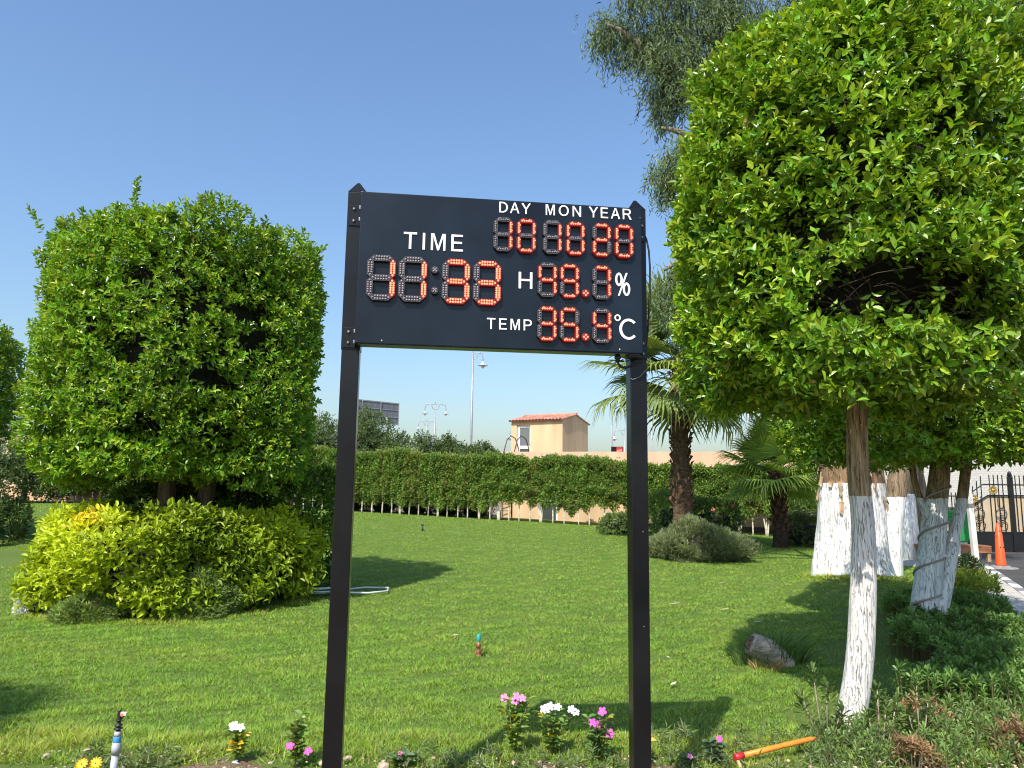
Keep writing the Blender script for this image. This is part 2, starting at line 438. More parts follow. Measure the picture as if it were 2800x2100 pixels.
def mix_ground(name, a, b, c, s1, s2, bump=0.5, bs=40):
    m, nt, bs_ = newmat(name)
    tc = N(nt, 'ShaderNodeTexCoord')
    n1 = N(nt, 'ShaderNodeTexNoise'); n1.inputs['Scale'].default_value = s1; n1.inputs['Detail'].default_value = 6
    n2 = N(nt, 'ShaderNodeTexNoise'); n2.inputs['Scale'].default_value = s2; n2.inputs['Detail'].default_value = 8; n2.inputs['Roughness'].default_value = .7
    nt.links.new(tc.outputs['Object'], n1.inputs['Vector']); nt.links.new(tc.outputs['Object'], n2.inputs['Vector'])
    ra = N(nt, 'ShaderNodeValToRGB'); ra.color_ramp.elements[0].color = (*a, 1); ra.color_ramp.elements[1].color = (*b, 1)
    ra.color_ramp.elements[0].position = .35; ra.color_ramp.elements[1].position = .65
    nt.links.new(n1.outputs['Fac'], ra.inputs['Fac'])
    mx = N(nt, 'ShaderNodeMix', data_type='RGBA'); nt.links.new(ra.outputs[0], mx.inputs[6]); mx.inputs[7].default_value = (*c, 1)
    rb = N(nt, 'ShaderNodeValToRGB'); rb.color_ramp.elements[0].position = .45; rb.color_ramp.elements[1].position = .7
    nt.links.new(n2.outputs['Fac'], rb.inputs['Fac']); nt.links.new(rb.outputs[0], mx.inputs[0])
    nt.links.new(mx.outputs[2], bs_.inputs['Base Color']); bs_.inputs['Roughness'].default_value = .95; bs_.inputs['Specular IOR Level'].default_value = .15
    n3 = N(nt, 'ShaderNodeTexNoise'); n3.inputs['Scale'].default_value = bs; n3.inputs['Detail'].default_value = 6
    nt.links.new(tc.outputs['Object'], n3.inputs['Vector'])
    bp = N(nt, 'ShaderNodeBump'); bp.inputs['Strength'].default_value = bump; bp.inputs['Distance'].default_value = .03
    nt.links.new(n3.outputs['Fac'], bp.inputs['Height']); nt.links.new(bp.outputs[0], bs_.inputs['Normal'])
    return m

M_GROUND = mix_ground('dry_earth', (.27, .21, .15), (.34, .28, .20), (.22, .17, .12), .4, 8)
M_LAWN = mix_ground('turf', (.10, .165, .028), (.13, .20, .038), (.15, .17, .055), .8, 14, .8, 90)
M_SOIL = mix_ground('bed_soil', (.20, .135, .08), (.33, .25, .165), (.12, .08, .05), 6, 30, 1.0, 70)
M_ASPH = mix_ground('asphalt', (.055, .054, .053), (.08, .078, .075), (.12, .115, .11), 1.2, 60, .4, 200)
M_CONC = mix_ground('concrete', (.36, .34, .31), (.45, .43, .39), (.28, .26, .23), 2.0, 18, .3, 120)

def pn(x, y): return .894 * x - .447 * y           # distance across the path
def ps(x, y): return .447 * x + .894 * y           # distance along the path
PATH_L = 1.33

xs = np.concatenate([np.linspace(-160, -40, 9)[:-1], np.linspace(-40, 40, 61), np.linspace(40, 160, 9)[1:]])
ys = np.concatenate([np.linspace(-30, 0, 7)[:-1], np.linspace(0, 40, 41), np.linspace(40, 400, 25)[1:]])
sheet('ground', xs, ys, M_GROUND, -0.17)
sheet('lawn', np.arange(-32, 16.01, .4), np.arange(4.4, 33.61, .4), M_LAWN, 0.0, mask=lambda x, y: pn(x, y) < PATH_L - .05)
def bumps(X, Y):
    P = np.stack([X, Y, X * 0], 2).reshape(-1, 3)
    b = (.020 * vn(P, 3.2, 1) + .014 * vn(P, 9, 2) + .008 * vn(P, 24, 3)).reshape(X.shape)
    edge = np.clip((4.60 + .06 * np.exp(-((X - .1) / 1.1) ** 2) + .10 * np.sin(X * 3.1) + .07 * np.sin(X * 7.7 + 1) - Y) / .25, -1, 1)
    return b * np.clip(edge, 0, 1) + .02 * edge
sheet('soil_bed', np.arange(-4.6, 4.81, .04), np.arange(2.2, 5.2, .04), M_SOIL, -.008, bumps)

# path of square tiles, kerb and road; local frame: x across the path, y along it
path = empty('pavement', (0, 0, 0)); tag(path, kind='structure')
PR = Matrix.Rotation(-math.atan2(.447, .894), 4, 'Z')
path.matrix_world = PR
def ploc(n, s_, z=0): return PR @ Vector((n, s_, z))
for n0, n1, nm, m_, z0, z1 in ((PATH_L, PATH_L + .15, 'edging', M_CONC, -.05, .045),):
    s0 = 8.2
    while s0 < 20.5:
        MB().box(n0, n1, s0, s0 + .985, z0, z1 + random.uniform(-.004, .004), .008).build('edging_stone', m_, path); s0 += 1.0
M_TILE = [plain('path_tile', c, .8, 0, .12, 9, .25, 160) for c in ((.46, .43, .37), (.40, .385, .35), (.50, .46, .39))]
tw = .178
tmes = [MB().box(-tw/2 + .003, tw/2 - .003, -tw/2 + .003, tw/2 - .003, -.04, 0, .004).mesh('paving_tile', m_) for m_ in M_TILE]
MB().box(PATH_L + .15, PATH_L + .70, 8.2, 20.5, -.08, -.008).build('joint_bed', plain('joint_sand', (.2, .18, .15), .95), path)
s0 = 8.3
while s0 < 20.4:
    for c in range(3):
        o = link('paving_tile', random.choice(tmes), path)
        o.location = (PATH_L + .155 + tw * (c + .5), s0, random.uniform(-.002, .003)); o.rotation_euler = (random.uniform(-.008, .008), random.uniform(-.008, .008), 0)
    s0 += tw
kw = plain('kerb_white', (.62, .61, .57), .75, 0, .2, 12); kb = plain('kerb_dark', (.22, .215, .21), .75, 0, .25, 12)
s0 = 8.2; i = 0
while s0 < 20.5:
    MB().box(PATH_L + .70, PATH_L + .86, s0, s0 + .59, -.16, .004 + random.uniform(-.003, .003), .015).build('kerb_stone', kw if i % 2 else kb, path); s0 += .6; i += 1
road = link('road', npmesh('road', [ploc(PATH_L + .8, -8, -.115), ploc(16, -8, -.115), ploc(16, 60, -.115), ploc(PATH_L + .8, 60, -.115)], [np.array([[0, 1, 2, 3]])], M_ASPH)); tag(road, kind='structure')
# a paved end where the path meets the trees, in front of the gate
MB().box(-.3, 1.33, 19.2, 20.5, -.05, .03, .01, M=PR).build('concrete_apron', M_CONC).__setitem__('kind', 'structure')

# ------------------------------------------------------------------ grass
def build_grass():
    rg = np.random.default_rng(11)
    n = 1500000
    # density falls with the square of the distance
    u = rg.uniform(0, 1, n); y = 4.5 * (31.5 / 4.5) ** u
    x = rg.uniform(-1, 1, n) * (.78 * y + 1.2)
    ok = pn(x, y) < PATH_L - .02
    ok &= (x + 4.70) ** 2 + (y - 10.6) ** 2 > 1.55 ** 2
    ok &= ~((x < -.62 * y) & (y > 14) & (x > -11)) 
    edge = 4.60 + .06 * np.exp(-((x - .1) / 1.1) ** 2) + .10 * np.sin(x * 3.1) + .07 * np.sin(x * 7.7 + 1) + .1 * rg.normal(0, 1, n)
    ok &= y > edge
    # the planted strip at the right
    bed = (x > 1.55 + .52 * (y - 4.4) + .18 * np.sin(y * 3)) & (y < 10.5)
    ok &= ~(bed & (rg.uniform(0, 1, n) < .85))
    ok &= rg.uniform(0, 1, n) < np.where(y > 9, .62, .85)
    x, y = x[ok], y[ok]; n = len(x)
    P = np.stack([x, y, gz(x, y)], 1)
    Q = P * np.array([1, 1, 0])
    big = vn(Q, .55, 1); mid = vn(Q, 2.2, 2); fine = vn(Q, 7, 3)
    k = np.maximum(y / 5, 1)
    h = (.022 + .008 * fine + .008 * vn(Q, 19, 4)) * rg.uniform(.55, 1.35, n); h = np.clip(h, .012, .06)
    # long uncut tufts round trunks and at the bed's edge
    near = 1.6 * np.exp(-((np.hypot(x - 6.2, y - 13.6) - .78) / .16) ** 2) + np.exp(-((np.hypot(x + 4.70, y - 10.6) - 1.80) / .12) ** 2) * .8 + (y < 5.1) * .5
    h *= 1 + 1.3 * np.clip(near, 0, 1.7)
    wd = .0038 * k ** .88 * rg.uniform(.7, 1.3, n)
    az = rg.uniform(0, 2*np.pi, n); lean = rg.uniform(.4, 2.4, n)
    d = np.stack([np.cos(az), np.sin(az), np.zeros(n)], 1); s = np.stack([-np.sin(az), np.cos(az), np.zeros(n)], 1)
    P[:, 2] -= .006
    tip = P + d * (h * lean)[:, None]; tip[:, 2] += h
    V = np.stack([P - s * wd[:, None], P + s * wd[:, None], tip], 1).reshape(-1, 3)
    g = np.clip(1 + .05 * big + .05 * mid + .15 * fine + .10 * vn(Q, 19, 4) + .24 * rg.normal(0, 1, n), .4, 1.9)
    c = np.array([.198, .335, .044])[None] * g[:, None]
    c[:, 0] *= 1 + .14 * np.clip(mid + fine, -1, 1) * .8
    straw = rg.uniform(0, 1, n) < (.07 + .05 * np.clip(mid, 0, 1)); c[straw] = np.array([.34, .33, .13]) * rg.uniform(.7, 1.2, (straw.sum(), 1))
    dry = near > .45; c[dry] = c[dry] * np.array([1.25, 1.05, 1.1])
    F = np.arange(3 * n).reshape(-1, 3)
    o = link('grass', npmesh('grass', V, [F], M_GRASS, col=np.repeat(np.clip(c, .005, .6), 3, axis=0))); tag(o, 'short green mown grass covering the whole lawn', 'grass', kind='stuff')
build_grass()

# ------------------------------------------------------------------ far buildings
M_OCHRE = plain('ochre_render', (.60, .42, .25), .9, 0, .10, 1.6, .5, 26, .2, (1, 1, .18))
M_OCHRE2 = plain('ochre_parapet', (.62, .41, .27), .9, 0, .08, 1.6, .5, 26, .2, (1, 1, .18))
M_PLINTH = plain('plinth', (.10, .08, .06), .9)
M_FRAME = plain('white_frame', (.72, .72, .70), .5, 0, .05)
def glassmat(name, col=(.05, .06, .06)):
    m, nt, b = newmat(name); b.inputs['Base Color'].default_value = (*col, 1); b.inputs['Roughness'].default_value = .12; b.inputs['Specular IOR Level'].default_value = .7; return m
M_GLASS = glassmat('window_glass'); M_GLASSG = glassmat('frosted_glass', (.13, .14, .14))
M_RTILE = [plain('clay_tile', c, .75, 0, .15, 5) for c in ((.46, .19, .12), (.52, .23, .15), (.41, .17, .11), (.50, .26, .19))]

bld = empty('service_building', (-.51, 34.0, 0.0), -math.atan2(3.0, 9.73))
tag(bld, 'low ochre rendered building with flat parapet behind the clipped hedge', 'building')
m = MB(); m.box(0, 1.9, 0, .25, -.2, 2.62); m.box(2.75, 18, 0, .25, -.2, 2.62); m.box(1.9, 2.75, 0, .25, 2.1, 2.62); m.box(1.9, 2.75, 0, .25, -.2, .1)
m.box(0, .25, .25, 8, -.2, 2.62); m.box(17.75, 18, .25, 8, -.2, 2.62); m.box(.25, 17.75, 7.75, 8, -.2, 2.62)
m.build('wall', M_OCHRE, bld)
MB().box(-.01, 18.01, -.03, 0, -.2, .17).build('plinth', M_PLINTH, bld)
m = MB(); m.box(-.04, 18.04, -.06, .24, 2.62, 3.28); m.box(-.04, .24, .24, 8, 2.62, 3.28); m.box(17.76, 18.04, .24, 8, 2.62, 3.28); m.build('parapet', M_OCHRE2, bld)
MB().box(.24, 17.76, .24, 7.9, 2.6, 2.7).build('flat_roof', M_CONC, bld)
wn = empty('window', (1.9, .06, .1), 0, bld)
m = MB(); m.box(0, .85, 0, .07, 0, .09); m.box(0, .85, 0, .07, 1.91, 2.0); m.box(0, .09, 0, .07, .09, 1.91); m.box(.76, .85, 0, .07, .09, 1.91); m.box(.09, .76, 0, .06, .95, 1.02)
m.build('window_frame', M_FRAME, wn); MB().box(.09, .76, .03, .04, .09, .95).build('pane', M_GLASS, wn); MB().box(.09, .76, .03, .04, 1.02, 1.91).build('pane', M_GLASS, wn)
MB().box(1.85, 2.80, -.09, -.031, .04, .1).build('sill', M_FRAME, bld)

# stair tower on the roof; local x along its front, y into depth
tw_ = empty('stair_tower', (0.0, 36.42, 2.7), -R(30)); tag(tw_, 'small ochre stair tower with a clay tiled roof above the parapet', 'tower')
Wd, Dp, He, Hr = 2.83, 2.98, 2.22, 2.56
m = MB(); m.box(0, .32, 0, .2, 0, He); m.box(1.08, Wd, 0, .2, 0, He); m.box(.32, 1.08, 0, .2, 2.02, He)
m.box(0, .2, .2, Dp - .2, 0, He); m.box(0, Wd, Dp - .2, Dp, 0, He); m.build('wall', M_OCHRE, tw_)
m = MB()
for xx in (Wd - .2, 0.0):
    pass
Mx = Matrix.Rotation(R(90), 4, 'Z')
g = MB(); g.prism([(.2, 0), (Dp - .2, 0), (Dp - .2, He), (Dp, He), (Dp / 2, Hr), (0, He), (.2, He)], -Wd, -Wd + .2, M=Mx); g.build('gable_wall', M_OCHRE, tw_)
g = MB(); g.prism([(.001, He + .001), (Dp - .001, He + .001), (Dp / 2, Hr)], -.2, 0, M=Mx); g.build('gable_wall', M_OCHRE, tw_)
dr = empty('door', (.32, .08, 0), 0, tw_)
m = MB(); m.box(0, .13, 0, .08, 0, 2.02); m.box(.68, .76, 0, .08, 0, 2.02); m.box(.13, .68, 0, .08, 1.9, 2.02); m.box(.13, .68, 0, .08, .85, 1.0); m.box(.13, .68, 0, .08, 0, .1)
m.build('door_frame', M_FRAME, dr); MB().box(.13, .68, .03, .045, 1.0, 1.9).build('pane', M_GLASSG, dr); MB().box(.13, .68, .03, .045, .1, .85).build('pane', M_GLASS, dr)
MB().box(.695, .72, -.03, 0, .93, 1.06, .005).build('handle', M_STEEL, dr)
rf = empty('roof', (0, 0, 0), 0, tw_)
sl = math.atan2(Hr - He, Dp / 2); slen = math.hypot(Hr - He, Dp / 2) + .16
m = MB()
Mf = Matrix.Translation((0, 0, He)) @ Matrix.Rotation(sl, 4, 'X'); Mb = Matrix.Translation((0, Dp, He)) @ Matrix.Rotation(-sl, 4, 'X')
m.box(-.06, Wd + .06, -.16, slen - .16, .004, .04, M=Mf); m.box(-.06, Wd + .06, -slen + .16, .16, .004, .04, M=Mb); m.build('roof_deck', plain('roof_deck', (.3, .2, .14), .9), rf)
def tile_mesh(mat):
    v = []; f = []; k = 7; L_ = .40; rr = .088
    for j, (yy, s_) in enumerate(((0, 1.0), (L_, .86))):
        for a in range(k):
            t = math.pi * a / (k - 1); v.append((-rr * s_ * math.cos(t), yy, .045 * (1 if j == 0 else .55) + rr * .62 * s_ * math.sin(t)))
        for a in range(k):
            t = math.pi * a / (k - 1); v.append((-(rr - .014) * s_ * math.cos(t), yy, .045 * (1 if j == 0 else .55) + (rr - .014) * .62 * s_ * math.sin(t) - .004))
    for a in range(k - 1): f += [(a, a + 1, 2*k + a + 1, 2*k + a), (k + a + 1, k + a, 3*k + a, 3*k + a + 1), (a + 1, a, k + a, k + a + 1)]
    me = bpy.data.meshes.new('roof_tile'); me.from_pydata(v, [], f); me.materials.append(mat); me.update(); return me
tms = [tile_mesh(x) for x in M_RTILE]
nc = 16; pw = (Wd + .12) / nc
for side in (0, 1):
    for c in range(nc):
        for r_ in range(5):
            o = link('roof_tile', random.choice(tms), rf)
            y0 = -.20 + r_ * .345
            Mt = Mf if side == 0 else Matrix.Translation((Wd, Dp, He)) @ Matrix.Rotation(math.pi, 4, 'Z') @ Matrix.Rotation(sl, 4, 'X')
            o.matrix_local = Mt @ Matrix.Translation((-.06 + pw * (c + .5), y0, .004 + .018 * r_ * 0)) @ Matrix.Rotation(R(1.2) + random.uniform(-.01, .01), 4, 'X')
m = MB(); m.tube([(-.07, Dp / 2, Hr + .06), (Wd + .07, Dp / 2, Hr + .06)], .075, 10); m.build('ridge_cap', M_RTILE[1], rf)

# roof ladder with hooped hand rails
ld = empty('roof_ladder', (-.42, 33.95, 2.7)); tag(ld, 'dark tube ladder with hooped hand rails at the parapet corner', 'ladder')
M_DARKTUBE = plain('dark_tube', (.06, .06, .065), .5, .3)
for dx in (0, .48):
    MB().tube([(dx, -.18, -2.4), (dx - .02, -.18, .2), (dx + .1, -.16, .62), (dx + .22, -.1, 1.12), (dx + .40, .1, 1.34), (dx + .62, .35, 1.22), (dx + .78, .5, .75), (dx + .82, .52, .02)], .026, 7).build('rail', M_DARKTUBE, ld)
for z_ in np.arange(-2.1, .5, .3): MB().tube([(-.01, -.18, z_), (.47, -.18, z_)], .016, 6).build('rung', M_DARKTUBE, ld)
MB().tube([(-.32, -.2, -.0), (-.12, -.2, .50), (.5, -.2, .42)], .026, 7).build('brace', M_DARKTUBE, ld)

rb = empty('roof_box', (4.78, 33.0, 3.265), -.3); tag(rb, 'small black box with a red front on the parapet', 'box')
MB().box(-.26, .26, -.12, .12, 0, .27, .01).build('box_body', M_BLACK, rb)
MB().box(-.02, .25, -.135, -.121, .02, .24, .004).build('red_face', plain('red_face', (.42, .02, .02), .4), rb)
m = MB()
for a in ([(.0, .07), (.05, .06), (.12, .07), (.20, .07)], [(.20, .07), (.22, .11), (.20, .14)], [(.15, .07), (.15, .14)], [(.10, .07), (.11, .11), (.07, .12)], [(.03, .07), (.02, .10)]):
    m.tube([(x, -.137, z) for x, z in a], .008, 5)
m.build('script', M_WHITE, rb)

# low ochre garden wall left of the building
gw = MB().box(-30, -8.6, 34.2, 34.42, -.1, 1.55, .01).build('garden_wall', M_OCHRE); tag(gw, 'low ochre garden wall running left behind the hedge stems', 'wall')

# beige house far left
hb = empty('beige_house', (-40.6, 60, 0)); tag(hb, 'pale beige flat house far behind at the left edge', 'house')
m = MB(); m.box(-6, 1.6, 0, 8, 0, 5.6); m.build('wall', plain('beige_wall', (.50, .40, .30), .9), hb); MB().box(-6.2, 1.8, -.2, 8.2, 5.601, 5.8).build('flat_roof', M_CONC, hb)
for x_ in (-4.5, -2.0, .1):
    f_ = MB().box(x_, x_ + 1.0, -.03, .02, 3.3, 4.7).build('window', M_FRAME, hb); MB().box(x_ + .08, x_ + .92, -.04, -.031, 3.38, 4.62).build('pane', M_GLASS, f_)

# ------------------------------------------------------------------ gate, patterned wall
M_IRON = plain('black_iron', (.012, .012, .013), .45, .2, .2, 20)
M_GOLD = plain('gilt', (.42, .30, .10), .45, .5, .2, 14)
M_BEIGE = plain('beige_sheet', (.48, .38, .25), .7, 0, .06, 2)
bw = empty('boundary_wall', (0, 0, 0)); tag(bw, 'pale wall clad in small scale tiles behind the iron gate', 'wall')
mw, ntw, bb = newmat('scale_cladding')
tc = N(ntw, 'ShaderNodeTexCoord'); br = N(ntw, 'ShaderNodeTexBrick')
mp = N(ntw, 'ShaderNodeMapping'); mp.inputs['Rotation'].default_value = (R(90), 0, 0)
ntw.links.new(tc.outputs['Object'], mp.inputs['Vector']); ntw.links.new(mp.outputs[0], br.inputs['Vector'])
br.inputs['Scale'].default_value = 1; br.inputs['Brick Width'].default_value = .17; br.inputs['Row Height'].default_value = .085; br.inputs['Mortar Size'].default_value = .012
br.inputs['Color1'].default_value = (.54, .52, .47, 1); br.inputs['Color2'].default_value = (.49, .47, .42, 1); br.inputs['Mortar'].default_value = (.40, .39, .36, 1)
ntw.links.new(br.outputs['Color'], bb.inputs['Base Color']); bb.inputs['Roughness'].default_value = .8
MB().box(12.5, 30, 26.6, 26.9, -.2, 3.0).build('cladding', mw, bw)
MB().box(12.4, 30.1, 26.5, 27.0, 3.001, 3.16, .01).build('coping', plain('coping', (.52, .42, .30), .8), bw)

gt = empty('iron_gate', (14.0, 23.0, -.10)); tag(gt, 'black wrought iron gate with scrolls, gilt stars and beige backing sheet', 'gate')
topz = lambda x: 1.60 + np.clip((x - .25) / .75, 0, 1) * .42      # underside of the upper rail
Gw = 5.0
MB().box(-.9, Gw, -.02, .02, .06, .56).build('kick_panel', M_IRON, gt)
m = MB(); m.box(-.9, Gw, -.03, .03, .561, .60); m.box(-.9, Gw, -.03, .03, .02, .058)
m.build('bottom_rail', M_IRON, gt)
MB().prism([(-.9, .60), (Gw, .60), (Gw, 1.70), (.86, 1.70), (.25, 1.30), (-.9, 1.28)], .045, .055).build('backing_sheet', M_BEIGE, gt)
m = MB(); pts = [(-.9, 0, 1.30), (.22, 0, 1.32), (.86, 0, 1.71), (Gw, 0, 1.71)]; m.tube(pts, .02, 6); m.build('sheet_rail', M_IRON, gt)
m = MB(); pts = [(-.9, 0, 1.66), (.20, 0, 1.68), (.72, 0, 2.04), (Gw, 0, 2.04)]; m.tube(pts, .02, 6); m.build('top_rail', M_IRON, gt)
bar = MB().box(-.011, .011, -.011, .011, 0, 1).mesh('gate_bar', M_IRON)
x_ = -.82; i = 0
while x_ < Gw:
    top = 1.78 if x_ < .22 else (2.34 if x_ > .7 else 1.78 + (x_ - .22) / .48 * .56)
    if (i % 5) not in (2,):
        o = link('gate_bar', bar, gt, (x_, 0, .6)); o.scale = (1, 1, top - .6)
    x_ += .135; i += 1
def scroll(cx, cz, r_, dirn, tw=1.6, a0=0.0):
    return [(cx + dirn * r_ * (1 - t * .78) * math.cos(a0 + t * tw * 2*math.pi), 0, cz + r_ * (1 - t * .78) * math.sin(a0 + t * tw * 2*math.pi)) for t in np.linspace(0, 1, 26)]
for cx in (.55, 1.24, 2.62, 3.30, -.12, 3.98):
    m = MB()
    m.tube([(cx + .17 * math.cos(a), 0, 1.14 + .17 * math.sin(a)) for a in np.linspace(R(200), R(-60), 18)], .010, 5)
    m.tube(scroll(cx + .03, 1.06, .10, 1, 1.3, 1.6), .010, 5); m.tube(scroll(cx - .03, .84, .10, -1, 1.3, -1.6), .010, 5)
    m.tube([(cx + .17 * math.cos(a), 0, .80 + .17 * math.sin(a)) for a in np.linspace(R(20), R(-220), 18)], .010, 5)
    m.tube([(cx - .15, 0, 1.06), (cx, 0, .95), (cx + .15, 0, .88)], .012, 5)
    m.tube([(cx - .08, 0, 1.68), (cx - .08, 0, 1.38), (cx, 0, 1.30), (cx + .08, 0, 1.38), (cx + .08, 0, 1.68)], .011, 5)
    m.build('scroll', M_IRON, gt)
def star(cx, cz, ro, ri):
    m = MB(); pts = [((ro if k % 2 == 0 else ro * .72) * math.cos(k * math.pi / 8), (ro if k % 2 == 0 else ro * .72) * math.sin(k * math.pi / 8)) for k in range(16)]
    m.prism([(cx + a, cz + b) for a, b in pts], -.03, -.005)
    for k in range(8): m.tube([(cx + ri * math.cos(k*math.pi/4), -.035, cz + ri * math.sin(k*math.pi/4)), (cx + ro * .93 * math.cos(k*math.pi/4 + .39), -.035, cz + ro * .93 * math.sin(k*math.pi/4 + .39))], .012, 5)
    m.lathe([(ri, 0), (ri * .7, .02), (.01, .03)], 10, M=Matrix.Translation((cx, -.032, cz)) @ Matrix.Rotation(R(90), 4, 'X'))
    m.build('star_ornament', M_GOLD, gt)
for cx, cz in ((.40, 1.60), (1.02, 1.87), (2.24, 1.87), (2.9, 1.87), (3.6, 1.87)): star(cx, cz, .15, .06)
m = MB(); m.box(1.52, 1.64, -.06, .06, 0, 2.30, .008); m.lathe([(.05, 0), (.075, .03), (.05, .08), (.06, .11), (.01, .16)], 10, c=(1.58, 0, 2.302)); m.build('gate_post', M_IRON, gt)
MB().box(2.05, 2.12, -.05, -.021, .24, .52, .006).build('latch', M_STEEL, gt)
for x_ in (-.88,): MB().box(x_ - .06, x_ + .06, -.06, .06, 0, 2.0, .008).build('gate_post', M_IRON, gt)

# ------------------------------------------------------------------ lamp posts, billboard
M_GALV = plain('galvanised', (.34, .35, .36), .5, .4, .08, 3)
M_LAMPW = plain('lamp_enamel', (.45, .46, .47), .4, 0, .05)
M_GLOBE = glassmat('lamp_globe', (.55, .56, .55))
def lamp_head(root, x, z, sc=1.0):
    h_ = MB().lathe([(a * sc, b * sc) for a, b in [(.05, .42), (.09, .36), (.15, .30), (.19, .10), (.46, .02), (.47, 0), (.40, -.01), (.10, .02)][::-1]], 18, c=(x, 0, z))
    o = h_.build('lamp_hood', M_LAMPW, root)
    MB().lathe([(a * sc, b * sc) for a, b in [(.02, -.26), (.12, -.22), (.17, -.12), (.17, -.02)]], 14, c=(x, 0, z)).build('lamp_globe', M_GLOBE, o)
def lamp_post(x, y, h_, sides, label, rz=0.0, arm=.85, r_=.11, hs=.9, grp='street lamps far beyond the hedge'):
    t = empty('street_lamp', (x, y, 0), rz); tag(t, label, 'street lamp', grp)
    MB().tube([(0, 0, 0), (0, 0, h_)], [r_, r_ * .62], 12).build('pole', M_GALV, t)
    MB().tube([(0, 0, h_), (0, 0, h_ + .5)], [.035, .01], 6).build('spike', M_GALV, t)
    for s_ in sides:
        m = MB(); m.tube([(s_ * a, 0, h_ + b) for a, b in ((0, -.55), (s_*0 + .22, -.50), (.34, -.30), (.42, -.05), (.62, .05), (arm - .06, -.15), (arm, -.5), (arm, -.72))], .04, 7)
        m.tube([(0, 0, h_ - .02), (s_ * arm * .95, 0, h_ - .08)], .022, 6)
        m.build('arm', M_GALV, t); lamp_head(t, s_ * arm, h_ - .72 - .4 * hs, hs)
lamp_post(-3.29, 60, 12.75, (1,), 'tall single-arm lamp post rising to the sign\'s lower edge', r_=.13)
lamp_post(-7.85, 75, 10.1, (-1, 1), 'two-armed lamp post left of the tall single-arm one', arm=1.08, hs=.72)
lamp_post(-11.02, 95, 10.1, (-1, 1), 'smaller two-armed lamp post beside the billboard trees', arm=1.08, hs=.72)
lamp_post(-25.1, 95, 11.3, (-1, 1), 'two-armed lamp post beside the left topiary crown', arm=1.08, hs=.72)
lamp_post(.32 * 3.2, 88, 8.6, (-1,), 'tiny single-arm lamp post left of the stair tower', arm=1.2)
lamp_post(13.6, 88, 8.7, (-1,), 'tiny single-arm lamp post behind the red-fronted roof box', arm=1.2)
lamp_post(22.8, 70, 14.0, (1,), 'lamp post seen between the two palms', arm=1.2)
for x_, y_, h_, lb in ((8.27, 60, 9.5, 'thin plain pole behind the red-fronted roof box'), (11.55, 60, 8.4, 'thin plain pole just right of the sign post')):
    t = empty('mast', (x_, y_, 0)); tag(t, lb, 'pole'); MB().tube([(0, 0, 0), (0, 0, h_)], [.09, .06], 10).build('pole', M_GALV, t); MB().tube([(0, 0, h_), (0, 0, h_ + .3)], [.03, .01], 6).build('tip', M_GALV, t)

bb_ = empty('billboard', (-24.75, 106.2, 0), math.atan2(8.6, 9.7)); tag(bb_, 'back of a grey slatted billboard above the trees', 'billboard')
M_SLAT = plain('billboard_slat', (.14, .155, .175), .6, .2, .15, 2)
sm_ = MB().box(0, .94, -.04, .04, 0, 3.4).mesh('slat', M_SLAT)
for k in range(10): link('slat', sm_, bb_, (k * .97, 0, 11.0))
m = MB(); [m.box(0, 9.68, -.12, -.05, 11.0 + z, 11.08 + z) for z in (0, 1.1, 2.2, 3.24)]; [m.box(x, x + .1, -.2, -.121, 10.9, 14.4) for x in (0, 3.2, 6.4, 9.58)]; m.build('frame', M_GALV, bb_)
for x in (2.0, 7.5): MB().tube([(x, -.3, 0), (x, -.3, 12)], .22, 10).build('post', M_GALV, bb_)
# ================================================================== TREES AND PLANTS
CAM = np.array([0, 0, 1.62])
def facing(origin, back=.45):
    o = np.array(origin)
    def keep(P, Nn):
        v = unit(CAM - (P + o)); return ((v * Nn).sum(1) > -.15) | (rng.uniform(0, 1, len(P)) < back)
    return keep

def crown_obj(root, arrs, T, mat, name='crown'):
    B, LD, NN, L, W, c = [np.concatenate([a[i] for a in arrs]) for i in range(6)]
    return link(name, leaves_mesh(name, B, LD, NN, L, W, T, c, mat), root)

def shoot(p, d, length, n, L, W, base, rg=rng):
    """one long unclipped shoot sticking out of a crown"""
    d = np.array(d, float) / np.linalg.norm(d); q = np.array(p)[None] + d[None] * np.linspace(0, length, n)[:, None]
    q = q + np.cumsum(rg.normal(0, .012, q.shape), 0)
    B, LD, NN, t, i = sprigs(q, np.repeat(d[None], n, 0) + rg.normal(0, .2, q.shape), 4, .06, 25, 70, rg)
    m = len(B); return B, LD, NN, L * rg.uniform(.6, 1, m), W * rg.uniform(.6, 1, m), tints(m, base, .18, rg)

FIC = (.165, .300, .020); FICT = (.40, .51, .033)
